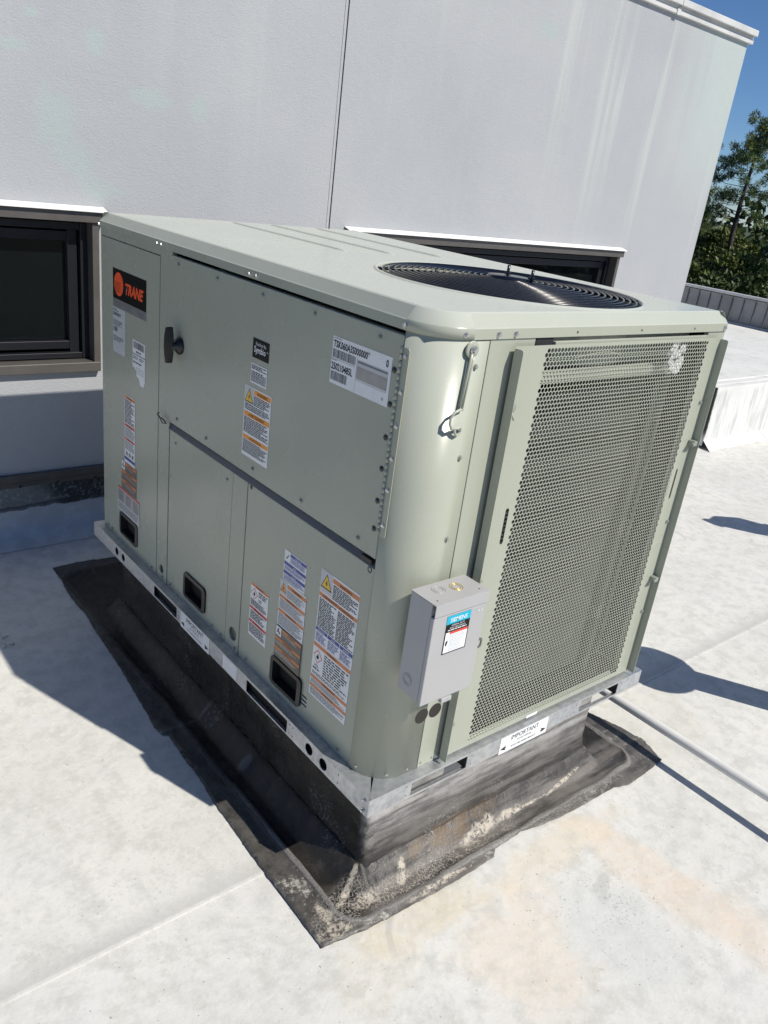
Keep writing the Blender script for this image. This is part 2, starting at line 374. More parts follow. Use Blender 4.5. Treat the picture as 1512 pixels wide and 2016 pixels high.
def plate(name, outline, holes, thick, tf, mat, parent=None, smooth=False):
    """flat sheet with holes; tf(u, v, d) -> world point, d = depth into the sheet"""
    V, F = fill(outline, holes); bm = bmesh.new()
    a = [bm.verts.new(tf(p[0], p[1], 0)) for p in V]; b = [bm.verts.new(tf(p[0], p[1], thick)) for p in V]
    for f in F: bm.faces.new([a[i] for i in f]); bm.faces.new([b[i] for i in reversed(f)])
    ed = {}
    for f in F:
        for i in range(len(f)):
            k = (f[i], f[(i+1) % len(f)]); ed[k] = 1
    for (i, j) in list(ed):
        if (j, i) not in ed: bm.faces.new((a[j], a[i], b[i], b[j]))
    return fin(bm, name, mat, parent, smooth)
def rrect(x0, x1, y0, y1, r, n=4):
    o = []
    for cx, cy, a0 in ((x1-r, y1-r, 0), (x0+r, y1-r, 90), (x0+r, y0+r, 180), (x1-r, y0+r, 270)):
        for k in range(n+1):
            a = math.radians(a0+90*k/n); o.append((cx+r*math.cos(a), cy+r*math.sin(a)))
    return o
def circ(x, y, r, n=20): return [(x+r*math.cos(2*PI*k/n), y+r*math.sin(2*PI*k/n)) for k in range(n)]
LONG = lambda x: (lambda u, v, d: (x+d, u, v))                        # long side, u = y
ENDF = lambda y: (lambda u, v, d: (u, y+d, v))                        # end face, u = x
def sm(t): t = max(0, min(1, t)); return t*t*(3-2*t)

# ================================================================== SETTING
def sheet(name, x0, x1, y0, y1, z, mat, nx=1, ny=1, drop=0):
    bm = bmesh.new(); g = [[bm.verts.new((x0+(x1-x0)*i/nx, y0+(y1-y0)*j/ny, z)) for i in range(nx+1)] for j in range(ny+1)]
    for j in range(ny):
        for i in range(nx): bm.faces.new((g[j][i], g[j][i+1], g[j+1][i+1], g[j+1][i]))
    if drop:
        r = bmesh.ops.extrude_face_region(bm, geom=bm.faces[:])
        bmesh.ops.translate(bm, verts=[v for v in r['geom'] if isinstance(v, bmesh.types.BMVert)], vec=(0, 0, -drop))
    return fin(bm, name, mat)
GRS = plain('woodland_floor', (.05, .065, .03, 1), .9, var=.3, vs=.05)
tag(sheet('ground', -1500, 1500, -1500, 1500, -6.5, GRS), None, kind='structure')
tag(sheet('roof', -14, 9.6, -16, 2.6, 0, ROOF, drop=.3), None, kind='structure')
tag(sheet('roof_membrane', -14, 9.58, .185, 2.6, .0022, ROOF, drop=.0018), None, kind='structure')

# membrane turned up the foot of the wall
bm = bmesh.new(); prof = [(2.36, .0045), (2.41, .010), (2.445, .028), (2.475, .065), (2.487, .11), (2.490, .20), (2.491, .285)]
prev = None
for i in range(0, 121):
    x = -2.2+7.25*i/120; ring = []
    for k, (y, z) in enumerate(prof):
        n1 = noise.noise((x*4, k*.7, 3)); ring.append(bm.verts.new((x, y+n1*.006*(k < 6), z+n1*.004*(0 < k < 6))))
    if prev:
        for k in range(len(prof)-1): bm.faces.new((prev[k], prev[k+1], ring[k+1], ring[k])).smooth = True
    prev = ring
tag(fin(bm, 'wall_upturn', WBASE), None, kind='structure')

# raised roof level beyond the wall corner
bm = bmesh.new()
V, F = fill([(5.2, 2.04), (9.6, 2.04), (9.6, 16), (5.092, 16), (5.092, 2.52), (5.2, 2.52)])
top = [bm.verts.new((p[0], p[1], .52)) for p in V]
for f in F: bm.faces.new([top[i] for i in f])
o = [(5.2, 2.04), (9.6, 2.04)]; segs = 40
lo, hi = [], []
for i in range(segs+1):
    x = 5.2+4.4*i/segs; hi.append(bm.verts.new((x, 2.04, .52))); lo.append(bm.verts.new((x, 2.035+noise.noise((x*3, 0, 0))*.004, .07)))
for i in range(segs): bm.faces.new((lo[i], lo[i+1], hi[i+1], hi[i]))
cant = [bm.verts.new((5.16+4.44*i/segs, 1.93+noise.noise((i*.3, 5, 0))*.02, .004)) for i in range(segs+1)]
for i in range(segs): bm.faces.new((cant[i], cant[i+1], lo[i+1], lo[i]))
a = [bm.verts.new(p) for p in ((5.2, 2.52, .52), (5.2, 2.04, .52), (5.2, 2.035, .02), (5.2, 2.52, .02))]; bm.faces.new(a)
def whitecoat():
    n = N('white_roof_coating'); b = n.noise(7, 6, .65, n.map((1, 1, .5))); f = n.noise(40, 5, .7); a = n.noise(1.5, 5); X, Y, Z = n.xyz()
    c = n.ramp(a, .3, .7, (.60, .61, .59, 1), (.70, .70, .68, 1)); strk = n.noise(1, 6, .7, n.map((16, 1, 1.5))); c = n.mix(n.rng(b, .5, .7, 0, .6), c, (.44, .46, .44, 1)); c = n.mix(n.math('MULTIPLY', n.rng(strk, .45, .62, 0, .7), n.rng(Z, .51, .45)), c, (.40, .42, .41, 1))
    c = n.mix(n.rng(f, .62, .75, 0, .3), c, (.36, .37, .37, 1))
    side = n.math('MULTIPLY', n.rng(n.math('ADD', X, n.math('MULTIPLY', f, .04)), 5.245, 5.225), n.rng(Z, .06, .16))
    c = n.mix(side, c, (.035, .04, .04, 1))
    return n.out(c, .7, n.bump(b, .5, .012))
WCOAT = whitecoat()
tag(fin(bm, 'raised_roof', WCOAT), None, kind='structure')
bm = bmesh.new()
for y, hgt in ((2.20, .008), (2.11, .006)):
    for i in range(60):
        x = 5.2+4.4*i/60; x2 = x+4.4/60; w = .018
        q = [(x, y-w+.01*noise.noise((x*2, y, 0)), .521), (x2, y-w+.01*noise.noise((x2*2, y, 0)), .521), (x2, y+.01*noise.noise((x2*2, y, 0)), .521+hgt), (x, y+.01*noise.noise((x*2, y, 0)), .521+hgt), (x2, y+w*1.2, .521), (x, y+w*1.2, .521)]
        v = [bm.verts.new(p) for p in q]; bm.faces.new((v[0], v[1], v[2], v[3])); bm.faces.new((v[3], v[2], v[4], v[5]))
tag(fin(bm, 'roof_seam', WCOAT), None, kind='structure')

# ---------------------------------------------------------------- stucco building
bld = thing('stucco_building', (1.5, 2.5, 0), 'pale grey stucco penthouse wall with two dark windows, rising behind the air conditioner', 'building')
WX0, WX1, ZP = -2.4, 5.09, 3.0
wins = [(-1.6, .262), (1.62, 4.09)]; WZ0, WZ1 = .80, 1.49
JX = 1.5
def wallpiece(x0, x1):
    hl = [[(a, WZ0), (b, WZ0), (b, WZ1), (a, WZ1)] for a, b in wins if a > x0 and b < x1]
    return plate('wall', [(x0, -.02), (x1, -.02), (x1, ZP), (x0, ZP)], hl, .16, ENDF(2.5), STUC, bld)
wallpiece(WX0, JX-.004); wallpiece(JX+.004, WX1)
box('expansion_joint', JX-.0045, JX+.0045, 2.507, 2.6, 0, ZP, GSK, bld)
bm = bmesh.new(); bx(bm, JX-.021, JX-.0155, 2.4975, 2.502, 0, ZP, .001); fin(bm, 'joint_bead', STUC, bld)
box('wall', WX1-.16, WX1-.001, 2.665, 16, -.02, ZP, STUC, bld)
box('wall', WX0, WX0+.16, 2.665, 16, -.02, ZP, STUC, bld)
box('penthouse_roof', WX0+.165, WX1-.165, 2.665, 16, ZP-.1, ZP-.03, ROOF, bld)
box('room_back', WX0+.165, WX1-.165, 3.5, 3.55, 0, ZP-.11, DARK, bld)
box('room_floor', WX0+.165, WX1-.165, 2.665, 3.49, .3, .34, BRZD, bld)
# two step metal coping
COP = plain('white_metal_coping', (.56, .56, .55, 1), .45, var=.1, vs=5, bump=.1)
for (x0, x1) in ((WX0-.05, 4.118), (4.122, WX1+.032)):
    bm = bmesh.new(); bx(bm, x0, x1, 2.476, 2.66, 2.988, 3.016, .003); bx(bm, x0, x1, 2.452, 2.69, 3.036, 3.076, .004)
    bx(bm, x0, x1, 2.484, 2.67, 3.017, 3.0355)
    fin(bm, 'coping', COP, bld)
bm = bmesh.new(); bx(bm, 4.10, 4.14, 2.470, 2.4745, 2.984, 3.018, .001); fin(bm, 'coping_clip', COP, bld)
box('coping', WX1-.13, WX1+.032, 2.70, 16, 3.0, 3.07, COP, bld, .004)
# base flashing strip
box('base_flashing', WX0, WX1, 2.476, 2.498, .29, .325, BRZ, bld, .002)
box('termination_bar', WX0, WX1, 2.485, 2.4965, .262, .286, BRZ, bld, .001)
for x in (-.9, -.6, -.3, -.12, .05, .23, .5, .8):
    bm = bmesh.new(); lathe(bm, [(.0001, -.004), (.006, -.003), (.007, 0)], (x, 2.484, .266), 8, 'Y'); fin(bm, 'anchor', GSK, bld)
GLS = N('tinted_glass'); GLS.b.inputs['Transmission Weight'].default_value = 0
GLS = GLS.out((.004, .006, .007, 1), .04, None, 0, .5)
def window(x0, x1):
    f0, f1, z0, z1 = x0, x1, WZ0, WZ1; J = .042
    bm = bmesh.new()
    bx(bm, f1-.03, f1+.0, 2.474, 2.56, z0+.001, z1-.042, .002)           # right jamb
    bx(bm, f0, f0+.03, 2.474, 2.56, z0+.001, z1-.042, .002)
    bx(bm, f0-.012, f1+.022, 2.462, 2.56, z1-.041, z1+.004, .002)         # head
    fr = fin(bm, 'window', BRZ, bld)
    bm = bmesh.new(); bx(bm, f0-.01, f1-.002, 2.468, 2.56, z0-.004, z0+.040, .003); fin(bm, 'sill', BRZ, fr)
    bm = bmesh.new()                                                    # white drip cap on the head
    v = [(f0-.02, 2.446, z1+.004), (f1+.03, 2.446, z1+.004), (f1+.03, 2.4985, z1+.020), (f0-.02, 2.4985, z1+.020)]
    a = [bm.verts.new(p) for p in v]; b = [bm.verts.new((p[0], p[1], p[2]+.003)) for p in v]
    bm.faces.new(a[::-1]); bm.faces.new(b)
    for i in range(4): bm.faces.new((a[i], a[(i+1) % 4], b[(i+1) % 4], b[i]))
    fin(bm, 'drip_cap', plain('white_drip_cap', (.78, .78, .76, 1), .5, var=.08, vs=15), fr)
    # dark sash set back, stepped
    bm = bmesh.new()
    for (d0, d1, w, y0, y1) in ((.031, .062, 0, 2.535, 2.60), (.070, .112, 0, 2.555, 2.62)):
        bx(bm, f1-d1, f1-d0, y0, y1, z0+.045, z1-.05, .002)
        bx(bm, f0+d0, f0+d1, y0, y1, z0+.045, z1-.05, .002)
        bx(bm, f0+d1+.001, f1-d1-.001, y0, y1, z1-.05-(d1-d0)-(d0-.03), z1-.05-(d0-.03), .002)
        bx(bm, f0+d1+.001, f1-d1-.001, y0, y1, z0+.045+(d0-.03), z0+.045+(d1-d0)+(d0-.03)-.006, .002)
    fin(bm, 'sash', BRZD, fr)
    box('pane', f0+.113, f1-.113, 2.59, 2.596, z0+.125, z1-.13, GLS, fr)
for a, b in wins: window(a, b)

# ---------------------------------------------------------------- standing seam parapet
par = thing('metal_parapet', (9.6, 4.4, .52), 'low grey standing seam metal parapet along the far roof edge', 'parapet')
PMET = plain('grey_ribbed_metal', (.27, .275, .285, 1), .55, .3, var=.15, vs=3, bump=.2, bs=30)
PCAP = plain('parapet_cap_metal', (.52, .53, .54, 1), .5, .2, var=.1)
y = 2.1; k = 0
pm = None
while y < 13.5:
    bm = bmesh.new(); bx(bm, 9.6, 9.615, y+.012, y+.153, .515, .862, .002); bx(bm, 9.575, 9.62, y-.004, y+.007, .515, .868, .003)
    bx(bm, 9.585, 9.6, y+.010, y+.155, .838, .862, .004)
    o = fin(bm, 'panel', PMET, par); y += .1655
bm = bmesh.new(); bx(bm, 9.565, 9.68, 2.05, 13.6, .872, .905, .006); fin(bm, 'cap', PCAP, par)
bm = bmesh.new(); bx(bm, 9.55, 9.574, 2.05, 13.6, .521, .54, .003); fin(bm, 'base_trim', PCAP, par)

# ================================================================== BITUMEN FLASHING AND KERB
KX0, KX1, KY0, KY1 = .028, .985, .028, 1.66
left = [(-.18, -.093), (-.178, .094), (-.179, .215), (-.175, .354), (-.172, .496), (-.160, .609), (-.162, .694), (-.155, .835), (-.172, .85), (-.178, .898),
        (-.167, .986), (-.153, 1.145), (-.145, 1.237), (-.139, 1.319), (-.131, 1.485), (-.127, 1.579), (-.114, 1.691), (-.120, 1.769), (-.118, 1.887), (-.104, 2.008), (-.101, 2.133),
        (.008, 2.142), (.19, 2.125), (.7, 2.12), (1.2, 2.1), (1.26, 1.4), (1.24, .8), (1.252, .181), (1.29, .048), (1.298, -.047), (1.263, -.141), (1.144, -.152), (1.043, -.155),
        (.987, -.135), (.884, -.133), (.779, -.13), (.648, -.118), (.557, -.100), (.439, -.104), (.414, -.124), (.243, -.127), (.136, -.121), (.035, -.117), (-.054, -.112), (-.142, -.097)]
ol = []
for i in range(len(left)):                                            # roughen the cut edge
    a, b = Vector(left[i]), Vector(left[(i+1) % len(left)]); n_ = max(1, int((b-a).length/.012))
    for k in range(n_):
        p = a.lerp(b, k/n_); w = .0032 if p.y < 1.6 else .003
        q = noise.noise((p.x*45, p.y*45, 0)); q2 = noise.noise((p.x*45, p.y*45, 9)); ol.append((p.x+q*w, p.y+q2*w))
kerbrect = [(KX0+.004, KY0+.004), (KX1-.004, KY0+.004), (KX1-.004, KY1-.004), (KX0+.004, KY1-.004)]
ex = []
for i in range(0, 190):
    for j in range(0, 290):
        p = (-.20+i*.008, -.17+j*.008)
        if (p[0] > .12 and p[1] > .12 and p[0] < 1.0 and p[1] < 1.6): continue
        if inpoly(p, ol) and not inpoly(p, kerbrect): ex.append(p)
def kdist(x, y): return math.hypot(max(KX0-x, 0, x-KX1), max(KY0-y, 0, y-KY1))
def tarz(x, y):
    d = kdist(x, y)
    z = .007+.058*(1-sm((d-.004)/.075))
    z += .0035*noise.noise((x*9, y*9, 2))+.002*noise.noise((x*28, y*28, 5))
    hx, hy, r0 = (1.175+.092)/2, (2.06+.093)/2, .07; qx = max(abs(x-(1.175-.092)/2)-hx+r0, 0); qy = max(abs(y-(2.06-.093)/2)-hy+r0, 0)
    sd = math.hypot(qx, qy)-r0+.009*noise.noise((x*8, y*8, 0)); z += (.0095-.006*sm((y-.2)/.4))*math.exp(-(sd/.008)**2)      # welted seam all round
    if y < .0: z += .004*math.exp(-((y+.018+.01*x)/.012)**2)*max(0, noise.noise((x*3, 7, 0))+.5)
    if x < .03: z += .005*sm((.862+.02*x-y)/.006)+.004*math.exp(-((y-.865)/.012)**2)
    c = math.exp(-(((x-.0)**2+(y-.0)**2)/.004)); z += .012*c*noise.noise((x*60, y*60, 1))
    z += .008*math.exp(-(((x+.022)**2+(y-.56)**2)/.0004))             # a lump under the felt
    return z
V, F = fill(ol, [kerbrect], ex); bm = bmesh.new(); n0 = len(ol)
vv = [bm.verts.new((p[0], p[1], .005 if i < n0 else tarz(p[0], p[1]))) for i, p in enumerate(V)]
for f in F: bm.faces.new([vv[i] for i in f]).smooth = True
tag(fin(bm, 'bitumen_flashing', TAR, None, True), None, kind='structure')
# kerb wrapped in the same felt
bm = bmesh.new(); per = []
nP = 0
def walk():
    st = .012; x, y = KX0, KY0
    L1 = int((KX1-KX0)/st); L2 = int((KY1-KY0)/st)
    for i in range(L1): yield KX0+(KX1-KX0)*i/L1, KY0, (0, -1)
    for i in range(L2): yield KX1, KY0+(KY1-KY0)*i/L2, (1, 0)
    for i in range(L1): yield KX1-(KX1-KX0)*i/L1, KY1, (0, 1)
    for i in range(L2): yield KX0, KY1-(KY1-KY0)*i/L2, (-1, 0)
zs = [.02, .05, .07, .085, .10, .115, .13, .15, .17, .19, .21, .23, .25, .275, .299]
cols = []
for x, y, n_ in walk():
    col = []
    for z in zs:
        w = .0025*noise.noise((x*6, y*6, z*14))+.0015*noise.noise((x*25, y*25, z*30)); wr = 0
        dd = min(math.hypot(x-KX0, y-KY0), .2)
        crm = math.exp(-(dd/.05)**2)*math.exp(-((z-.13)/.06)**2); w += crm*.009*math.sin(z*190+3*noise.noise((x*30, y*30, 0)))
        if y <= KY0: w += .004*math.exp(-((z-.20-.03*x)/.012)**2)+.005*math.exp(-((z-.135)/.012)**2)
        flare = (.018 if y <= KY0 else .008)*(1-sm((z-.04)/.10))
        col.append(bm.verts.new((x+n_[0]*(w+flare), y+n_[1]*(w+flare), z)))
    cols.append(col)
for i in range(len(cols)):
    A, B = cols[i], cols[(i+1) % len(cols)]
    for k in range(len(zs)-1): bm.faces.new((A[k], B[k], B[k+1], A[k+1])).smooth = True
bm.faces.new([c[-1] for c in cols])
kerb = tag(fin(bm, 'roof_kerb', TAR), 'low roof kerb wrapped in black bitumen felt, under the galvanised base rail', 'kerb')

# ================================================================== ROOFTOP UNIT
U = thing('air_conditioner', (.562, .888, .30), 'sage green packaged rooftop air conditioner with labels, round fan guard and perforated coil panel', 'air conditioner')
ZB, ZT, YH, YD, YS, YL, XR = .357, 1.504, .099, 1.2005, 1.285, 1.777, 1.124
ZD = .966; ZLo = .944; YM, YM2 = .690, .776
G = .0018
def lpanel(name, y0, y1, z0, z1, x=0., holes=(), flange=.016, mat=PAINT, bev=.003):
    """pressed panel on the long side: flat skin, edges turned back"""
    if holes:
        o = plate(name, rrect(y0, y1, z0, z1, .003, 2), list(holes), .016, LONG(x), mat, U)
    else:
        bm = bmesh.new(); bx(bm, x, x+flange, y0, y1, z0, z1, bev); o = fin(bm, name, mat, U)
    return o
HH = [(1.453, 1.606), (.915, 1.057), (.345, .492)]
hz0, hz1 = .388, .474
lpanel('filter_panel', YS+G, YL-.012, ZB, ZT-.028, .0, [rrect(HH[0][0], HH[0][1], hz0+.006, hz1+.002, .012)])
box('header_strip', .002, .014, YS+G, YL-.012, ZT-.026, ZT, PAINT, U, .002)
lpanel('corner_post', YL-.010, YL, ZB, ZT, .001)
plug = circ(1.244, .399, .0165)
lpanel('post_strip', YD+G, YS-G, ZB, ZT, .001, [plug])
lpanel('access_door', YH+.0015, YD-G, ZD, ZT-.012, -.002, (), .02, PAINT, .003)
plug2 = rrect(.700, .758, .385, .44, .0265, 8)
plug2 = [(.729+.023*math.cos(2*PI*k/24), .413+.0235*math.sin(2*PI*k/24)) for k in range(24)]
lpanel('service_panel', YM2+G, YD-G, ZB, ZLo, .003, [rrect(HH[1][0], HH[1][1], hz0+.002, hz1, .012)])
lpanel('post_strip', YM+G, YM2-G, ZB, ZLo, .002, [plug2])
louv = [rrect(.311, .341, z, z+.0072, .003, 3) for z in (.401, .4145, .428)]
lpanel('compressor_panel', YH+.0015, YM-G, ZB, ZLo, .003, [rrect(HH[2][0], HH[2][1], hz0+.0, hz1-.002, .012)]+louv)
box('louvre_backing', .021, .023, .30, .352, .39, .445, DARK, U)
# sloping ledge between door and lower panels
bm = bmesh.new(); q = [(-.004, ZLo+.001), (.0, ZLo-.004), (.02, ZLo-.004), (.02, ZD-.001), (.013, ZD-.003)]
a = [bm.verts.new((x, YH+.002, z)) for x, z in q]; b = [bm.verts.new((x, YD-.002, z)) for x, z in q]
bm.faces.new(a); bm.faces.new(b[::-1])
for i in range(5): bm.faces.new((a[i], a[(i+1) % 5], b[(i+1) % 5], b[i]))
LEDG = plain('ledge_sky_tint', (.10, .115, .135, 1), .35)  # panel ledge with the blue-grey of sky light put into its colour
fin(bm, 'drip_ledge', LEDG, U)
# plugs
for (y, z, r) in ((1.244, .399, .0175), (.729, .413, .0245)):
    bm = bmesh.new(); rr = lathe(bm, [(r, .006), (r*.9, .003), (.0005, .003)], (.003, y, z), 24, 'X'); fin(bm, 'hole_plug', BLK if r < .02 else plain('grey_plug', (.055, .06, .055, 1), .4), U)
# recessed hand holds
for (a, b), dz in zip(HH, (.004, .001, -.001)):
    z0, z1 = hz0+dz-.004, hz1+dz+.004; a -= .006; b += .006; r = .016
    o1, o2, o3 = rrect(a, b, z0, z1, r), rrect(a+.016, b-.016, z0+.013, z1-.011, .008), rrect(a+.021, b-.021, z0+.018, z1-.016, .005)
    bm = bmesh.new(); rings = [[bm.verts.new((x, p[0], p[1])) for p in o_] for o_, x in ((o1, .0025), (o1, -.0035), (o2, -.005), (o3, .045))]
    for A, B in zip(rings, rings[1:]):
        for k in range(len(A)): bm.faces.new((A[k], A[(k+1) % len(A)], B[(k+1) % len(A)], B[k]))
    bm.faces.new(rings[-1]); fin(bm, 'hand_hold', BLK, U)

# rounded corner panel
bm = bmesh.new(); pts = [(.0, YH)]
for k in range(1, 49):
    a = PI+PI/2*k/48; pts.append((.1+.1*math.cos(a), .1+.1*math.sin(a)))
pts.append((.1515, 0))
def vsheet(bm, pts, z0, z1, t=.002, smooth=True):
    ins = []
    for i, p in enumerate(pts):
        a = Vector(pts[max(i-1, 0)]); b = Vector(pts[min(i+1, len(pts)-1)]); d = (b-a).normalized(); ins.append((p[0]-d.y*t, p[1]+d.x*t))
    A = [bm.verts.new((*p, z0)) for p in pts]; B = [bm.verts.new((*p, z1)) for p in pts]
    A2 = [bm.verts.new((*p, z0)) for p in ins]; B2 = [bm.verts.new((*p, z1)) for p in ins]
    for i in range(len(pts)-1):
        for f in ((A[i], A[i+1], B[i+1], B[i]), (A2[i+1], A2[i], B2[i], B2[i+1])): bm.faces.new(f).smooth = smooth
        bm.faces.new((B[i], B[i+1], B2[i+1], B2[i])); bm.faces.new((A[i+1], A[i], A2[i], A2[i+1]))
    for i in (0, -1): bm.faces.new((A[i], B[i], B2[i], A2[i]))
vsheet(bm, pts, ZB, ZT-.001); cp = fin(bm, 'corner_panel', PAINT, U)
# end face framing
bm = bmesh.new(); bx(bm, .1545, .30, .0, .014, ZB, ZT-.001, .0015); fin(bm, 'end_post', PAINT, U)
bm = bmesh.new(); bx(bm, 1.036, XR, .0, .014, ZB, ZT-.001, .0015); fin(bm, 'end_post', PAINT, U)
bm = bmesh.new(); bx(bm, .301, 1.035, .002, .014, ZB, .372, .0015); fin(bm, 'end_rail', PAINT, U); box('shade_floor', .16, 1.10, .016, .119, .3575, .359, DARK, U)  # black sheet over the pan paints shade onto the coil bay floor
bm = bmesh.new(); bx(bm, .365, 1.03, -.006, .004, 1.478, 1.493, .001); fin(bm, 'top_lip', PAINT, U)
bm = bmesh.new(); bx(bm, .304, .3645, .0015, .012, 1.44, ZT, .001); fin(bm, 'gap_plate', GSK, U)
# right side and back skins
box('shade_side', XR-.016, XR-.0125, .016, .12, ZB, 1.49, DARK, U); box('side_skin', XR-.012, XR-.0005, .016, YL-.002, ZB, ZT-.001, PAINT, U, .002)  # black sheet inside the side skin stands in for shade
box('back_skin', .02, XR-.014, YL-.012, YL-.001, ZB, ZT-.001, PAINT, U, .002)

# perforated coil guard -------------------------------------------------
PX0, PX1, PZ0, PZ1 = .2235, 1.090, .366, 1.488
px, pz = .01196, .010357
gx0, gx1 = .327, 1.0315; rows = 106; gz1 = 1.4802; gz0 = gz1-rows*pz
yf, th = -.012, .0008
bm = bmesh.new(); NH = 12; HA = PI/12
def cell(x0, x1, z0, z1, cx, cz, r):
    cs = [(x1, z1), (x0, z1), (x0, z0), (x1, z0)]
    cv = [bm.verts.new((a, yf, b)) for a, b in cs]
    hv = [bm.verts.new((cx+r*math.cos(2*PI*k/NH+HA), yf, cz+r*math.sin(2*PI*k/NH+HA))) for k in range(NH)]
    hb = [bm.verts.new((v.co.x, yf+th, v.co.z)) for v in hv]
    q = [0]*NH
    for k in range(NH):
        a = math.degrees(2*PI*(k+.5)/NH+HA)-.01; q[k] = int(a//90) % 4
    for k in range(NH):
        n1 = (k+1) % NH; bm.faces.new((hv[k], cv[q[k]], hv[n1])); bm.faces.new((hv[k], hv[n1], hb[n1], hb[k]))
        if q[k] != q[n1]: bm.faces.new((hv[n1], cv[q[k]], cv[q[n1]]))
def rect(x0, x1, z0, z1): bm.faces.new([bm.verts.new(p) for p in ((x0, yf, z0), (x1, yf, z0), (x1, yf, z1), (x0, yf, z1))])
ncol = int((gx1-gx0)/px)
for r in range(rows):
    zt = gz1-r*pz; zb = zt-pz; off = px*.5 if r % 2 else 0.
    off = px*.5-off
    if off: rect(gx0, gx0+off, zb, zt)
    n_ = ncol if not off else ncol-1+1
    x = gx0+off; c_ = 0
    while x+px <= gx1+1e-6:
        cell(x, x+px, zb, zt, x+px/2, (zt+zb)/2, .0053); x += px
    if x < gx1: rect(x, gx1, zb, zt)
sl1 = rrect(.297, .309, .995, 1.092, .006, 5)
# the blank margin round the holes
V, F = fill([(PX0, PZ0), (PX1, PZ0), (PX1, PZ1), (PX0, PZ1)], [[(gx0, gz0), (gx1, gz0), (gx1, gz1), (gx0, gz1)], sl1, rrect(1.045, 1.0535, 1.0, 1.095, .004, 5)])
a = [bm.verts.new((p[0], yf, p[1])) for p in V]
for f in F: bm.faces.new([a[i] for i in f])
bmesh.ops.remove_doubles(bm, verts=bm.verts[:], dist=.0001)
guard = fin(bm, 'coil_guard', PAINT, U)
# its outward flanges
for x, s in ((PX0, 1), (PX1, -1)):
    pl = rrect(-.036, yf+.002, PZ0+.002, PZ1-.004, .006, 4)
    plate('guard_flange', [(p[0], p[1]) for p in pl], [], .0016, (lambda u, v, d, x=x, s=s: (x+s*d, u, v)), PAINT, U)
box('guard_return', PX0+.002, PX1-.002, yf+.002, -.001, PZ0, PZ0+.0015, PAINT, U)
# coil behind it
def finmat():
    n = N('coil_fins'); X, Y, Z = n.xyz(); w = n.new('ShaderNodeTexWave'); w.inputs['Scale'].default_value = 170; w.bands_direction = 'X'; n.lk(n.pos, w.inputs[0])
    c = n.ramp(w.outputs['Fac'], .3, .8, (.008, .009, .01, 1), (.03, .033, .033, 1)); return n.out(c, .5, None, .4)
box('coil_fins', .215, .905, .082, .10, .405, 1.345, finmat(), U)
bm = bmesh.new(); z = .412
while z < 1.34: bx(bm, .215, .905, .072, .084, z, z+.0038); z += .0125
tubes = fin(bm, 'coil_tubes', plain('coil_aluminium', (.085, .088, .088, 1), .45, .3), U); tubes['kind'] = 'stuff'
box('coil_header', .908, .935, .045, .085, .39, 1.36, plain('header_tube', (.04, .043, .043, 1), .5, .2), U, .006)
box('coil_bracket', .302, .93, .030, .046, 1.384, 1.412, PAINT, U, .002)
box('dark_baffle', .302, 1.034, .055, .058, 1.415, 1.50, PAINT_DK, U)
box('dark_baffle', .94, 1.034, .10, .103, .40, 1.413, GSK, U)  # near-black sheet added as the unlit space beside the coil
bm = bmesh.new()
for i in range(26):
    cx, cz = .895+random.uniform(-.03, .03), 1.437+random.uniform(-.036, .036); a = random.uniform(0, 6.28)
    v = [bm.verts.new((cx+.018*math.cos(a+t), .0+random.uniform(-.009, .004), cz+.015*math.sin(a+t))) for t in (0, 1.6, 3.1, 4.7)]; bm.faces.new(v)
fin(bm, 'foil_tag', plain('crumpled_white_foil', (.85, .86, .86, 1), .25, .1), U)
# dark interior
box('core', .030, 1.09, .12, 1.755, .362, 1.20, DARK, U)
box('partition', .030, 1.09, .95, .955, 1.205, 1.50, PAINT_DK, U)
bm = bmesh.new(); bx(bm, .021, .024, YH, YL-.02, ZB+.001, 1.195); bx(bm, .0245, .0285, YD-.01, YL-.02, 1.2, ZT-.002)
fin(bm, 'liner', DARK, U)

# top cap ---------------------------------------------------------------
bm = bmesh.new()
def outline(e, r=.1):
    o_ = [(r*1.0, -e)] if 0 else []
    for k in range(49):
        a = PI+PI/2*k/48; R_ = r+e*.6; o_.append((r-(R_ if 1 else 0)*-math.cos(a) if 0 else (r+(r+e)*math.cos(a)), r+(r+e)*math.sin(a)))
    for cx, cy, a0 in ((XR-.006, .006, 270), (XR-.006, YL-.006, 0), (.006, YL-.006, 90)):
        for k in range(4):
            a = math.radians(a0+30*k); o_.append((cx+(.006+e)*math.cos(a), cy+(.006+e)*math.sin(a)))
    return o_
FC = (.628, .405); FR = .3785
lv = [(outline(-.002), ZT-.001), (outline(.0035), ZT-.001), (outline(.0035), ZT+.021), (outline(.001), ZT+.0235), (outline(-.019), ZT+.049), (outline(-.0235), ZT+.0515)]
rg = [[bm.verts.new((*p, z)) for p in o_] for o_, z in lv]
for A, B in zip(rg, rg[1:]):
    for k in range(len(A)): bm.faces.new((A[k], A[(k+1) % len(A)], B[(k+1) % len(A)], B[k])).smooth = False
hc = circ(FC[0], FC[1], FR, 72)
V, F = fill(lv[-1][0], [hc]); tv = [bm.verts.new((p[0], p[1], ZT+.0515)) for p in V]
for f in F: bm.faces.new([tv[i] for i in f])
bmesh.ops.remove_doubles(bm, verts=bm.verts[:], dist=.00005)
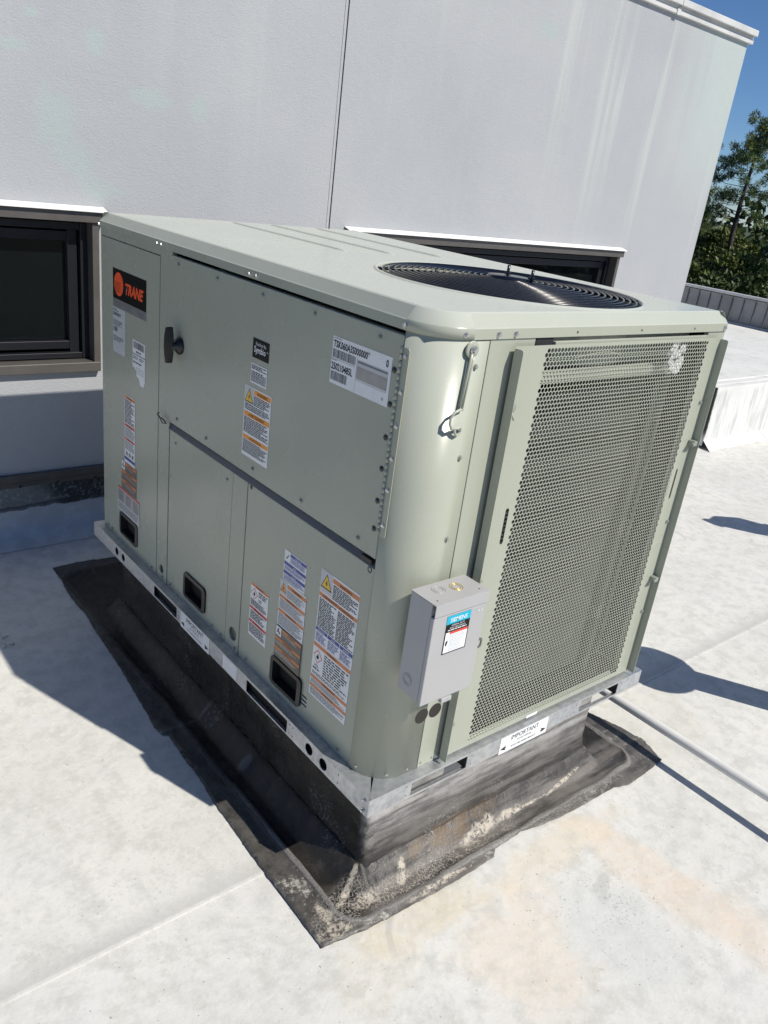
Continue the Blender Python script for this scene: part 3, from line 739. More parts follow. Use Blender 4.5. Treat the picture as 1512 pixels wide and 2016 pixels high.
# shade the rounded corner smoothly
for f in bm.faces:
    c = f.calc_center_median()
    if c.x < .1 and c.y < .1 and f.normal.z < .95: f.smooth = True
fin(bm, 'top_cap', PAINT, U)
ZC = ZT+.0515
bm = bmesh.new(); lathe(bm, [(FR+.001, ZC), (.376, ZC+.003), (.372, ZC+.004), (.368, ZC+.002), (.364, ZC-.02), (.362, ZC-.14)], (FC[0], FC[1], 0), 96)
fin(bm, 'fan_orifice', PAINT, U)
for x, y0, y1 in ((.482, .965, 1.71), (.662, .948, 1.725), (.868, .925, 1.71)):
    bm = bmesh.new(); n_ = 30; prev = None
    for i in range(n_+1):
        t = i/n_; y = y0+(y1-y0)*t; e = min(1, min(t, 1-t)*(y1-y0)/.02); h = .0068*math.sin(PI/2*max(0, e)); w = .011
        r_ = [bm.verts.new((x+w*u, y, ZC-.0008+h*(1-abs(u)**2.5))) for u in (-1, -.75, -.4, 0, .4, .75, 1)]
        if prev:
            for k in range(6): bm.faces.new((prev[k], prev[k+1], r_[k+1], r_[k])).smooth = True
        prev = r_
    fin(bm, 'pressed_rib', PAINT, U)
# fan guard
bm = bmesh.new(); r = .062
while r < .362:
    h = ZC+.0+.015*(1-(r/.36)**2); tube(bm, [(FC[0]+r*math.cos(2*PI*k/64), FC[1]+r*math.sin(2*PI*k/64), h) for k in range(64)], .0029, 6, closed=True); r += .0172
fg = fin(bm, 'fan_guard', WIRE, U)
bm = bmesh.new()
for k in range(6):
    a = PI*k/3+.35; tube(bm, [(FC[0]+rr_*math.cos(a), FC[1]+rr_*math.sin(a), ZC-.004+.015*(1-(rr_/.36)**2)) for rr_ in (.03, .12, .2, .28, .366)], .003, 6)
    x, y = FC[0]+.367*math.cos(a), FC[1]+.367*math.sin(a); bx(bm, x-.008, x+.008, y-.008, y+.008, ZC-.004, ZC+.002, .002)
fin(bm, 'guard_spokes', WIRE, U)
bm = bmesh.new(); rr = lathe(bm, [(.063, ZC+.014), (.06, ZC+.021), (.0005, ZC+.022)], (FC[0], FC[1], 0), 32); fin(bm, 'hub_plate', WIRE, U)
for x, y in ((.650, .432), (.648, .340)):
    bm = bmesh.new(); tube(bm, [(x, y, ZC+.015), (x, y, ZC+.048)], .0042, 8); bx(bm, x-.008, x+.008, y-.008, y+.008, ZC+.0225, ZC+.029, .002); fin(bm, 'motor_bolt', WIRE, U)
bm = bmesh.new(); rr = lathe(bm, [(.0005, ZC-.02), (.08, ZC-.02), (.085, ZC-.03), (.085, ZC-.17), (.0005, ZC-.17)], (FC[0], FC[1], 0), 24); fin(bm, 'fan_motor', BLK, U)
for k in range(3):
    bm = bmesh.new(); prev = None
    for i in range(9):
        rr_ = .08+.27*i/8; R_ = []
        for j in range(7):
            a = 2*PI*k/3+(j/6)*1.25*(1-.1*i/8); R_.append(bm.verts.new((FC[0]+rr_*math.cos(a), FC[1]+rr_*math.sin(a), ZC-.075-.07*(j/6))))
        if prev:
            for j in range(6): bm.faces.new((prev[j], prev[j+1], R_[j+1], R_[j])).smooth = True
        prev = R_
    fin(bm, 'fan_blade', plain('fan_blade_grey', (.10, .105, .11, 1), .4, .4), U)

# base rail --------------------------------------------------------------
RX, RY, RZ0, RZ1, XRR, YRR = -.031, -.031, .300, .3565, 1.152, 1.805
slL = [rrect(1.05, 1.232, .306, .347, .003, 3), rrect(.348, .575, .305, .347, .003, 3)]
hoL = [circ(y, .329, .0155) for y in (1.571, 1.509)]+[circ(.236, .327, .0175), circ(.168, .325, .0175)]
sm_ = [circ(y, z, .0025, 8) for y in (1.035, .335, .318, .10) for z in (.314, .342)]
plate('base_rail', [(RY, RZ0), (YRR, RZ0), (YRR, RZ1), (RY, RZ1)], slL+hoL+sm_, .002, LONG(RX), GALV, U)
slE = [rrect(.112, .318, .307, .348, .003, 3), rrect(.822, 1.022, .307, .348, .003, 3)]
smE = [circ(x, z, .0025, 8) for x in (.095, .335, .80, 1.04) for z in (.314, .342)]
plate('base_rail', [(RX+.0025, RZ0), (XRR, RZ0), (XRR, RZ1), (RX+.0025, RZ1)], slE+smE, .002, ENDF(RY), GALV, U)
def prism(name, poly, z0, z1, mat, parent):
    bm = bmesh.new(); a = [bm.verts.new((*p, z0)) for p in poly]; b = [bm.verts.new((*p, z1)) for p in poly]
    bm.faces.new(a[::-1]); bm.faces.new(b)
    for i in range(len(poly)): bm.faces.new((a[i], a[(i+1) % len(poly)], b[(i+1) % len(poly)], b[i]))
    return fin(bm, name, mat, parent)
prism('rail_ledge', [(RX-.0005, RY+.0005), (.12, RY+.0005+.1505), (.12, YRR), (RX-.0005, YRR)], .3545, .3568, GALV, U)
prism('rail_ledge', [(RX+.0015, RY-.0005), (XRR, RY-.0005), (XRR, .1), (.1212, .15)], .3545, .3568, GALV, U)
box('rail_return', RX+.0025, RX+.016, RY+.004, YRR, .2975, .2995, GALV, U)
box('rail_return', RX+.017, XRR, RY+.0025, RY+.016, .2975, .2995, GALV, U)
box('base_rail', XRR-.002, XRR+.0005, RY+.0025, YRR, RZ0, RZ1-.001, GALV, U)
box('base_rail', RX+.003, XRR-.003, YRR-.003, YRR-.001, RZ0, RZ1-.001, GALV, U)
box('base_pan', .03, XRR-.03, .06, YRR-.03, .345, .3565, GALV, U)
box('slot_shade_strip', -.017, .02, .06, 1.79, .301, .353, DARK, U)  # black strip added as the shade behind the rail slots and holes
box('channel_end', 1.024, 1.027, -.028, .021, .301, .352, GSK, U); box('channel_end', .320, .323, -.028, .021, .301, .352, GSK, U); box('inner_rail', .10, 1.02, .022, .04, .301, .343, WOODT, U)
bm = bmesh.new(); bx(bm, -.024, 1.03, -.0285, -.020, .302, .318, .001); fin(bm, 'inner_flange', WOODT, U) if 0 else bm.free()

# screws ---------------------------------------------------------------
def screwmesh(nm, m, s=1.):
    bm = bmesh.new(); lathe(bm, [(.0082*s, 0), (.0080*s, -.0014*s), (.0052*s, -.0018*s)], (0, 0, 0), 14, 'Y')
    a = lathe(bm, [(.0054*s, -.0016*s), (.0054*s, -.0062*s), (.0046*s, -.0070*s)], (0, 0, 0), 6, 'Y'); bm.faces.new(a[-1])
    for f in bm.faces: f.smooth = False
    bmesh.ops.recalc_face_normals(bm, faces=bm.faces[:])
    me = bpy.data.meshes.new(nm); bm.to_mesh(me); bm.free(); me.materials.append(m); return me
SM1, SM2 = screwmesh('painted_screw', SCRP, .82), screwmesh('bright_screw', ZINC, .85)
def screw(p, face='L', me=SM1, s=1.):
    o_ = bpy.data.objects.new('screw', me); C.objects.link(o_); o_.parent = U; o_.location = Vector(p)-WO[U.name]
    o_.rotation_euler = (0, 0, -PI/2) if face == 'L' else (0, 0, 0); o_.scale = (s, s, s)
    o_.rotation_euler.rotate_axis('Y', random.uniform(0, 1)) if 0 else None
for y in (1.15, .909, .664, .427, .177): screw((-.002, y, 1.4715))
for y in (1.14, .941, .663, .417, .171): screw((-.002, y, .992))
for p in ((.003, 1.155, .905), (.003, .81, .905)): screw(p, s=.8)
for y in (1.298, 1.267, .735, .700): screw((-.0035, y, 1.513), me=SM2)
for y in (YL-.006, .1): screw((-.0035, y, 1.513), me=SM2)
for x in (.078, .172, .226, 1.108): screw((x, -.0035 if x > .1 else .0, 1.513), 'E', me=SM2)
for x, z in ((.12, 1.445), (.119, 1.24), (.121, 1.04)): screw((x, .0, z), 'E')
for x, z in ((.240, 1.388), (1.071, 1.30), (1.073, .92), (1.074, .60)): screw((x, yf, z), 'E', me=SM2 if z > 1.35 else SM1)
for x, z in ((.252, .905), (.252, .47)): screw((x, yf, z), 'E')
for y in (1.73, 1.69, 1.32, 1.235, 1.17, .86, .80, .71, .64, .155, .075): screw((-.001 if y > .1 else .004, y, .372), s=.75)
for x in (.055, .115, .165, .205): screw((x, .002 if x > .09 else .012, .370), 'E', s=.75)
screw((RX, -.012, .345), me=SM2, s=1.1); screw((RX, -.012, .312), me=SM2, s=1.1)
for x in (.30, .42, .62, .95): pass
for x, z in ((.44, 1.513), (.70, 1.513), (.95, 1.513)):
    bm = bmesh.new(); a = lathe(bm, [(.003, 0), (.0005, 0)], (x, -.0037, z), 10, 'Y'); fin(bm, 'rivet_hole', DARK, U)
# hinge ----------------------------------------------------------------
hl = rrect(.076, .0975, 1.03, 1.468, .006, 4)
plate('hinge_leaf', hl, [], .0015, LONG(-.0025), PAINT, U)
z = 1.035; k = 0
while z < 1.462:
    bm = bmesh.new(); tube(bm, [(-.0045, .0995, z), (-.0045, .0995, z+.0128)], .0036, 8); fin(bm, 'hinge_knuckle', PAINT, U); z += .0145
for z in (1.45, 1.373, 1.297, 1.222, 1.147, 1.06):
    screw((-.0028, .087, z), me=SM2, s=.8)
for z in (1.414, 1.338, 1.262, 1.188, 1.11, 1.04):
    bm = bmesh.new(); a = lathe(bm, [(.0072, 0), (.006, -.002), (.0005, -.003)], (-.0022, .1175, z), 14, 'X'); fin(bm, 'dark_rivet', plain('dark_rivet', (.03, .033, .035, 1), .3) if z == 1.414 else bpy.data.materials['dark_rivet'], U)
# door handle: round rose with a two winged grip
bm = bmesh.new()
a = lathe(bm, [(.027, 0), (.027, -.007), (.022, -.013), (.013, -.018), (.012, -.030), (.0005, -.031)], (-.0018, 1.130, 1.232), 24, 'X'); fin(bm, 'handle_rose', BLK, U, True)
V, F = fill([(1.117, 1.168), (1.134, 1.165), (1.141, 1.20), (1.147, 1.22), (1.147, 1.245), (1.141, 1.27), (1.134, 1.298), (1.117, 1.301), (1.113, 1.27), (1.110, 1.245), (1.110, 1.22), (1.113, 1.20)])
bm = bmesh.new(); ol2 = [(1.117, 1.168), (1.134, 1.165), (1.141, 1.20), (1.147, 1.22), (1.147, 1.245), (1.141, 1.27), (1.134, 1.298), (1.117, 1.301), (1.113, 1.27), (1.110, 1.245), (1.110, 1.22), (1.113, 1.20)]
a = [bm.verts.new((-.026, p[0]+.013, 1.233+(p[1]-1.233)*.84)) for p in ol2]; b = [bm.verts.new((-.045, 1.142+(p[0]-1.129)*.8, 1.233+(p[1]-1.233)*.84)) for p in ol2]
bm.faces.new(a); bm.faces.new(b[::-1])
for i in range(12): bm.faces.new((a[i], a[(i+1) % 12], b[(i+1) % 12], b[i]))
bmesh.ops.bevel(bm, geom=bm.edges[:], offset=.0025, segments=2, profile=.5, affect='EDGES')
fin(bm, 'door_handle', BLK, U)
# black clips at the door corners
bm = bmesh.new(); bx(bm, -.006, .004, .108, .150, ZD-.017, ZD-.004, .002); fin(bm, 'door_clip', BLK, U)
bm = bmesh.new(); tube(bm, [(-.010, 1.206, .962), (-.016, 1.225, .972), (-.010, 1.245, .963), (-.014, 1.262, .975), (-.012, 1.252, .982)], .0022, 6); tube(bm, [(-.010, 1.20, .960), (-.014, 1.222, .955), (-.012, 1.24, .962)], .0018, 6); fin(bm, 'tie_wire', BLK, U)
bm = bmesh.new(); a = lathe(bm, [(.0085, 0), (.0065, -.0015), (.0055, .001), (.0005, .001)], (.0028, .119, .930), 16, 'X'); fin(bm, 'dark_grommet', BLK, U)
bm = bmesh.new(); a = lathe(bm, [(.0068, 0), (.005, -.001), (.0005, -.0005)], (.0028, .672, .932), 14, 'X'); fin(bm, 'dark_grommet', BLK, U)
# door stay on the rounded corner
bm = bmesh.new(); a = lathe(bm, [(.017, -.001), (.0185, -.004), (.017, -.007), (.0005, -.0025)], (.098, .0, 1.4835), 24, 'Y'); fin(bm, 'stay_washer', PAINT, U)
screw((.100, -.0075, 1.4825), 'E', me=SM2, s=1.35)
bm = bmesh.new(); tube(bm, [(.0935, -.010, 1.476), (.0925, -.008, 1.44), (.0880, -.006, 1.361)], .0032, 8); tube(bm, [(.1000, -.010, 1.470), (.0990, -.008, 1.44), (.0940, -.006, 1.357)], .0028, 8); fin(bm, 'stay_rod', PAINT, U)
bm = bmesh.new(); tube(bm, [(0.097, -0.005, 1.354), (0.083, -0.011, 1.356), (0.069, -0.011, 1.351), (0.062, -0.009, 1.339), (0.062, -0.009, 1.326), (0.069, -0.009, 1.315), (0.084, -0.009, 1.314), (0.098, -0.007, 1.315), (0.102, -0.005, 1.306), (0.097, -0.003, 1.297), (0.09, -0.005, 1.296), (0.083, -0.007, 1.304), (0.077, -0.009, 1.316)], .0030, 8); fin(bm, 'stay_hook', PAINT, U, True)
bm = bmesh.new(); a = lathe(bm, [(.011, 0), (.011, -.006), (.006, -.009), (.0005, -.009)], (.245, yf, 1.350), 16, 'Y'); tube(bm, [(.236, -.02, 1.345), (.232, -.03, 1.337), (.24, -.03, 1.325)], .002, 5); fin(bm, 'quarter_turn', SCRP, U)
for z in (1.17, .715):
    bm = bmesh.new(); bx(bm, 1.066, 1.084, -.034, -.013, z, z+.016, .003); tube(bm, [(1.070, -.02, z+.01), (1.062, -.036, z+.006)], .004, 6); fin(bm, 'guard_latch', SCRP, U)
# knock outs below the disconnect
for x, z, r in ((.138, .532, .022), (.185, .533, .0215)):
    bm = bmesh.new(); yy = .0 if x > .16 else .0; a = lathe(bm, [(r, -.0006), (.0005, -.0006)], (x, yy, z), 28, 'Y'); fin(bm, 'knockout_hole', plain('brown_black_hole', (.028, .025, .022, 1), .8), U)

# ================================================================== LABELS
class Lab:
    """flat printed label; u to the right, v down, both in metres from the top left corner"""
    def __init__(s, name, face, u0, v0, off, parent=None, base=0.):
        s.n, s.f, s.u, s.v, s.off, s.p = name, face, u0, v0, off, parent or U
        s.bm = bmesh.new(); s.mats = []; s.kids = []
    def P(s, u, v, lay):
        d = s.off-.00022*lay
        return (d, s.u-u, s.v-v) if s.f == 'L' else (s.u+u, d, s.v-v)
    def mi(s, m):
        if m not in s.mats: s.mats.append(m)
        return s.mats.index(m)
    def poly(s, pts, m, lay=1):
        f = s.bm.faces.new([s.bm.verts.new(s.P(u, v, lay)) for u, v in pts]); f.material_index = s.mi(m)
    def rect(s, u0, v0, u1, v1, m, lay=1): s.poly([(u0, v0), (u1, v0), (u1, v1), (u0, v1)], m, lay)
    def print_(s, u0, v0, u1, v1, n, m=INKG, fill_=.62, lay=2, ragged=True):
        """rows of word sized dashes, the fine print"""
        dv = (v1-v0)/n
        for i in range(n):
            u = u0; v = v0+i*dv; end = u1-(random.random()**2*(u1-u0)*.35 if ragged else 0)
            while u < end:
                w = random.uniform(1.2, 4.5)*dv*.75; e = min(u+w, end)
                s.rect(u, v+dv*.14, e, v+dv*(.14+fill_), m, lay); u = e+dv*.42
    def bars(s, u0, v0, u1, v1, m=INK, k=.0011):
        u = u0
        while u < u1:
            w = random.choice((.5, 1, 1, 1.6))*k; s.rect(u, v0, min(u+w, u1), v1, m, 2); u += w+random.choice((.7, 1, 1.5))*k
    def text(s, t, u, v, size, m, sx=1., sh=0., align='LEFT', lay=3, bold=0.):
        c = bpy.data.curves.new('t', 'FONT'); c.body = t; c.size = size; c.align_x = align; c.shear = sh; c.resolution_u = 2; c.offset = bold
        o_ = bpy.data.objects.new('t', c); me = bpy.data.meshes.new_from_object(o_); bpy.data.objects.remove(o_)
        me.transform(Matrix.Diagonal((sx, 1, 1, 1)))
        for w in me.vertices: w.co = s.P(u+w.co.x, v-w.co.y, lay)
        me.name = 'lettering'; me.materials.clear(); s.kids.append((me, m)); bpy.data.curves.remove(c)
    def tri(s, u, v, r, m=YEL):
        T = lambda k: [(u, v-r*k), (u+r*.92*k, v+r*.68*k), (u-r*.92*k, v+r*.68*k)]
        s.poly(T(1), INK, 2); s.poly(T(.84), m, 3); b = r*.42
        s.poly([(u+b*.2, v-b*.95), (u-b*.45, v+b*.25), (u-b*.05, v+b*.2), (u-b*.15, v+b*1.05), (u+b*.45, v-b*.05), (u+b*.08, v)], INK, 4)
    def flame(s, u, v, r):
        D = lambda k: [(u, v-r*k), (u+r*k, v), (u, v+r*k), (u-r*k, v)]
        s.poly(D(1), RED, 2); s.poly(D(.84), WHT, 3)
        s.poly([(u, v-r*.5), (u+r*.28, v), (u+r*.2, v+r*.35), (u-r*.2, v+r*.35), (u-r*.28, v+r*.02), (u-r*.08, v-r*.1)], INK, 4)
    def head(s, u0, v0, u1, v1, m, txt=None):
        s.rect(u0, v0, u1, v1, m, 2); h = v1-v0
        if txt: s.text(txt, (u0+u1)/2, v1-h*.2, h*.85, INK if m is not BLU else WHT, .95, 0, 'CENTER', 4)
    def done(s, label=None, parent=None):
        me = bpy.data.meshes.new(s.n); bmesh.ops.recalc_face_normals(s.bm, faces=s.bm.faces[:]); s.bm.to_mesh(me); s.bm.free()
        o_ = link(s.n, me, s.mats, s.p)
        if label: o_['label'] = label
        for me2, m in s.kids: link('lettering', me2, m, o_)
        return o_
def mk(name, y0, z0, y1, z1, off=-.0005, face='L'):
    """label spanning from its top left (y0, z0) to bottom right (y1, z1)"""
    l = Lab(name, face, y0, z0, off); w = abs(y0-y1); h = z0-z1; return l, w, h

# brand plate
l, w, h = mk('brand_plate', 1.664, 1.384, 1.386, 1.253)
l.rect(0, 0, w, .102, INK); l.rect(0, .1022, w, h, SIL); cx, cy, r = .051, .050, .040
l.poly([(cx+r*math.cos(2*PI*k/36), cy+r*1.0*math.sin(2*PI*k/36)) for k in range(36)], TRO, 2)
for i in range(8):
    v = cy-.006+i*.0048; q = math.sqrt(max(0, r*r-(v-cy)**2)); l.rect(cx-q, v, cx+q*(.25 if i % 2 else .55), v+.0012, INK, 3)
l.text('TRANE', .103, .072, .050, TRO, .92, .25, lay=3, bold=.0022); l.text('TM', .253, .042, .008, TRO); l.text('Precedent', .205, h-.010, .012, LGY, .9)
l.kids.pop(); l.print_(.215, .112, .262, .126, 2, INKG)
l.done('black brand plate with orange lettering and striped disc')
# paper data label below it
l, w, h = mk('data_label', 1.666, 1.2515, 1.557, 1.091); l.rect(0, 0, w, h, LGY)
l.print_(.004, .004, .05, .016, 2); l.print_(.004, .018, .095, .030, 2, INK); l.print_(.004, .044, .085, .066, 5)
l.bars(.006, .069, .040, .084); l.print_(.004, .10, .09, .120, 3); l.done('pale paper data label with barcode')
# torn shipping label
l, w, h = mk('shipping_label', 1.494, 1.172, 1.392, 1.02)
l.poly([(0, 0), (w, 0), (w, .132), (w*.86, .151), (w*.62, .148), (w*.50, .128), (w*.30, .122), (w*.34, .108), (w*.12, .095), (0, .098)], WHT, 1)
l.bars(.008, .005, .094, .028, INK, .002); l.text('S4311', .03, .044, .014, INK); l.rect(0, .047, w, .0495, INK, 2)
l.print_(.005, .054, .045, .066, 2); l.print_(.055, .054, .095, .066, 2); l.print_(.005, .073, .095, .080, 1, INK); l.print_(.03, .09, .095, .115, 3, LGY)
l.kids.pop(0); l.print_(.03, .034, .07, .043, 1, INK); l.done('torn white shipping label')
# narrow orange headed strip, brown strip, grey strip on the left panel
l, w, h = mk('caution_label', 1.566, .957, 1.474, .700); l.rect(0, 0, w, h, WHT); l.head(.002, .002, w-.002, .013, ORG, 'WARNING'); l.print_(.004, .015, w-.004, .104, 14, INK)
l.head(.002, .107, w-.002, .116, RED, 'AVERTISSEMENT'); l.print_(.004, .118, w-.004, .158, 8); l.head(.002, .160, w-.002, .168, RED, 'ADVERTENCIA'); l.print_(.004, .170, w-.004, .205, 7)
l.rect(.012, .213, .028, .228, INKG, 2); l.rect(.038, .213, .054, .228, INKG, 2); l.rect(.064, .213, .08, .228, INKG, 2); l.head(0, .234, w, .246, BLU)
l.done('narrow white caution label with orange bars')
def brown(nm, y0, z0, y1, z1, hd):
    l, w, h = mk(nm, y0, z0, y1, z1, -.0007); l.rect(0, 0, w, h, BRN); i = h*.28
    l.rect(.002, .002, i, i+.002, WHT, 2); l.poly([(i*.25, i*.8), (i*.4, i*.3), (i*.6, i*.2), (i*.55, i*.5), (i*.85, i*.75), (i*.6, i*.9), (i*.5, i*.65)], INK, 3); l.poly([(i*.62, i*.55), (i*.85, i*.62), (i*.8, i*.85), (i*.6, i*.82)], INKG, 4)
    for k, v in enumerate(hd):
        l.head(i+.004 if k == 0 else .001, h*v, w-.001, h*(v+.085), ORG, ('WARNING', 'AVERTISSEMENT', 'ADVERTENCIA')[k % 3])
        l.print_(i+.006 if k == 0 else .004, h*(v+.1), w-.004, h*(v+(.19 if k == 0 else .23)), 3, SIL)
    l.done('brown label with orange bars')
brown('hazard_label', 1.595, .6985, 1.459, .583, (.02, .33, .66))
l, w, h = mk('notice_label', 1.630, .582, 1.431, .485, -.0009); l.rect(0, 0, w, h, LGY); l.head(.001, .001, w-.001, .008, RED)
for k in range(3): l.rect(.004+k*.066, .012, .062+k*.066, .058, SIL, 2); l.print_(.006+k*.066, .013, .060+k*.066, .056, 6, INKG, .4, 3)
l.print_(.006, .064, w-.006, .090, 4, INKG); l.done('grey three column notice')
# centre of the door
l, w, h = mk('control_label', .700, 1.355, .617, 1.3025, -.0025); l.rect(0, 0, w, h, INK); l.text('Enabled By', w/2, .0175, .0125, WHT, .95, 0, 'CENTER'); l.text('Symbio', w/2-.004, .037, .0235, WHT, .85, 0, 'CENTER', bold=.0004); l.text('TM', w*.86, .028, .006, WHT)
l.done('black label lettered in white')
l, w, h = mk('instruction_label', .7025, 1.2865, .620, 1.2325, -.0025); l.rect(0, 0, w, h, WHT); l.print_(.003, .003, w-.003, .016, 3, INK); l.print_(.003, .020, w-.003, .050, 7, INK); l.done()
l, w, h = mk('warning_label', .728, 1.2195, .590, 1.018, -.0025); l.rect(0, 0, w, h, WHT); l.rect(.002, .002, .048, .050, LGY, 2); l.tri(.025, .029, .024, YEL)
ORY = plain('label_amber', (.78, .30, .03, 1), .35)
l.head(.050, .004, w-.003, .018, ORY, 'WARNING'); l.print_(.050, .020, w-.004, .048, 6, INK); l.print_(.004, .050, w-.004, .068, 4, INK)
l.head(.003, .072, w-.003, .086, ORY, 'AVERTISSEMENT'); l.print_(.004, .088, w-.004, .134, 10, INK); l.head(.003, .140, w-.003, .152, ORY, 'ADVERTENCIA'); l.print_(.004, .154, w-.004, .192, 9, INK)
l.done('tall electric shock warning label with amber bars')
# model and serial number label
l, w, h = mk('serial_label', .3445, 1.4385, .126, 1.328, -.0025); l.rect(0, 0, w, h, WHT); l.print_(.004, .0022, .05, .0055, 1, INKG)
l.text('TSK060A3S000000*', .004, .0245, .0225, INK, .735, 0, bold=.0005); l.text('0', .199, .0245, .0225, INK, .75, 0, bold=.0005)
l.bars(.003, .029, .092, .049, INK, .0009); l.rect(.0, .0520, .093, .0526, INK, 2); l.print_(.003, .0535, .03, .056, 1, INKG)
l.text('250210485L', .002, .0765, .0225, INK, .735, 0, bold=.0005); l.bars(.003, .081, .065, .102, INK, .0009); l.rect(.0975, .030, .0981, h-.001, INK, 2)
l.rect(.099, .033, .210, .078, LGY, 2); l.rect(.101, .0355, .208, .040, INKG, 3); l.rect(.100, .048, .209, .076, SIL, 3); l.rect(.098, .080, .209, .0806, INK, 2); l.text('01', .196, .100, .010, INK, .8)
l.done('large white label with model number and barcodes')
# lower right panel
l, w, h = mk('flammable_label', .6385, .648, .540, .468, .0025); l.rect(0, 0, w, h, WHT); l.head(.001, .002, w-.001, .012, ORG, 'WARNING'); l.flame(.022, .034, .019)
l.print_(.045, .016, w-.004, .036, 3, INK, .55); l.print_(.004, .055, w-.004, .076, 6, INK); l.print_(.045, .040, w-.03, .052, 2, INKG)
l.head(.001, .080, w-.001, .089, RED, 'AVERTISSEMENT'); l.print_(.006, .092, w-.006, .122, 6, INK); l.head(.001, .126, w-.001, .135, RED, 'ADVERTENCIA'); l.print_(.004, .138, w-.004, .172, 7, INK); l.done('white refrigerant label with red bars')
l, w, h = mk('notice_label', .4765, .825, .370, .734, .0025); l.rect(0, 0, w, h, WHT); l.poly([(.008, .024), (.020, .010), (.022, .012), (.010, .027)], INK, 2)
l.head(.028, .003, w-.001, .013, BLU, 'NOTICE'); l.print_(.030, .015, w-.004, .030, 4, BLU); l.head(.001, .034, w-.001, .044, BLU, 'AVIS'); l.print_(.004, .046, w-.004, .058, 4, BLU); l.head(.001, .061, w-.001, .071, BLU, 'AVISO'); l.print_(.004, .073, w-.004, .089, 4, BLU); l.done('white notice with blue bars')
l, w, h = mk('warning_label', .4865, .7325, .358, .583, .0021); l.rect(0, 0, w, h, WHT); l.rect(.001, .001, .036, .046, LGY, 2); l.tri(.018, .026, .017, ORY)
l.head(.037, .006, w-.001, .018, ORG, 'WARNING'); l.print_(.038, .021, w-.004, .046, 7); l.head(.001, .049, w-.001, .059, ORG, 'AVERTISSEMENT'); l.print_(.004, .061, w-.004, .092, 9); l.head(.001, .095, w-.001, .105, ORG, 'ADVERTENCIA'); l.print_(.004, .107, w-.004, .145, 11); l.done('white warning label with a small amber triangle')
brown('hazard_label', .4865, .5828, .357, .480, (.02, .36, .66))
l, w, h = mk('warning_label', .3045, .8485, .140, .6305, .0025); l.rect(0, 0, w, h, WHT); l.rect(.001, .001, .052, .060, LGY, 2); l.tri(.027, .033, .026, YEL)
l.head(.053, .006, w-.001, .019, ORG, 'WARNING'); l.print_(.056, .022, w-.004, .064, 9, INK); l.head(.001, .062, .053, .063, ORG); l.head(.001, .068, w-.001, .079, ORG, 'AVERTISSEMENT / ADVERTENCIA')
l.print_(.004, .083, w*.49, .170, 17, INK); l.print_(w*.52, .083, w-.004, .170, 17, INK); l.head(.001, .172, .052, .183, BLU, 'NOTICE'); l.head(.054, .172, .107, .183, BLU, 'AVIS'); l.head(.109, .172, w-.001, .183, BLU, 'AVISO')
for k in range(3): l.print_(.004+k*.054, .186, .050+k*.054, .214, 6, BLU)
l.done('large white shock warning with yellow triangle and blue bars')
l, w, h = mk('flammable_label', .3065, .6300, .141, .460, .0025); l.rect(0, 0, w, h, WHT); l.head(.001, .002, w-.001, .013, ORG, 'WARNING'); l.flame(.024, .040, .021); l.text('A2L', .012, .074, .013, INK, .9); l.text('R-454B', .008, .084, .009, INK, .9); l.kids.pop(); l.print_(.006, .077, .044, .084, 1, INK)
l.print_(.052, .018, w-.006, .088, 9, INK, .5); l.print_(.006, .090, w-.01, .100, 2, INK, .5); l.head(.001, .104, w-.001, .114, ORG, 'AVERTISSEMENT'); l.print_(.004, .116, w-.004, .130, 4); l.head(.001, .132, w-.001, .142, ORG, 'ADVERTENCIA'); l.print_(.004, .144, w-.004, .166, 6); l.done('large flammable refrigerant label with red diamond')
# rail labels
def important(face, u0, z0, wd, off, nm='rail_label'):
    l = Lab(nm, face, u0, z0, off); w, h = wd, .060
    l.rect(0, 0, w, h, WHT); l.text('IMPORTANT', w/2, .0225, .0235, INK, .93, 0, 'CENTER'); l.text('DO NOT REMOVE', w/2, .034, .0085, INK, .9, 0, 'CENTER'); l.text('ROOF CURB SHIPPING BRACKETS', w/2, .050, .0085, INK, .85, 0, 'CENTER')
    for s_ in (1, -1):
        c = w/2-s_*(w/2-.004); l.poly([(c, .043), (c+s_*.026, .034), (c+s_*.020, .0405), (c+s_*.026, .0415), (c+s_*.026, .0445), (c+s_*.020, .0455), (c+s_*.026, .052)], INK, 2)
    l.done('white rail label reading IMPORTANT')
important('L', 1.018, .3555, .205, RX-.0004); important('E', .453, .3525, .212, RY-.0004)
l = Lab('blank_label', 'L', .722, .353, RX-.0004); l.rect(0, 0, .088, .048, WHT); l.done('blank white label')
l = Lab('blank_label', 'E', .575, .362+.012, -.0125-.0003); l.rect(0, 0, .05, .010, WHT); l.done()
bm = bmesh.new(); bx(bm, -.030, -.0255, 1.0, 1.01, .305, .35); bm.free()

# ================================================================== DISCONNECT BOX
D = thing('disconnect_switch', (.10, -.01, .66), 'small light grey electrical disconnect box with blue label, fixed to the green corner', 'switch box')
X0, X1, Y0, Z0, Z1 = .0195, .186, -.0995, .668, .938
bm = bmesh.new(); bx(bm, X0, X1-.002, -.0865, -.014, Z0+.006, Z1-.001, .002); fin(bm, 'body', EPG, D)
bm = bmesh.new(); bx(bm, X0+.03, X1-.04, -.0138, -.0005, Z0+.03, Z1-.03); fin(bm, 'mounting_plate', EPG, D)
bm = bmesh.new(); bx(bm, X0-.0005, X1, -.0985, -.0868, Z0, Z1-.032, .0025); fin(bm, 'cover', EPG, D)
bm = bmesh.new(); bx(bm, X0-.0015, X1+.0015, -.1005, -.0140, Z1-.0005, Z1+.0015, .0006); bx(bm, X0-.0015, X1+.0015, -.1012, -.0990, Z1-.030, Z1-.0006, .0008); fin(bm, 'rain_hood', EPG, D)
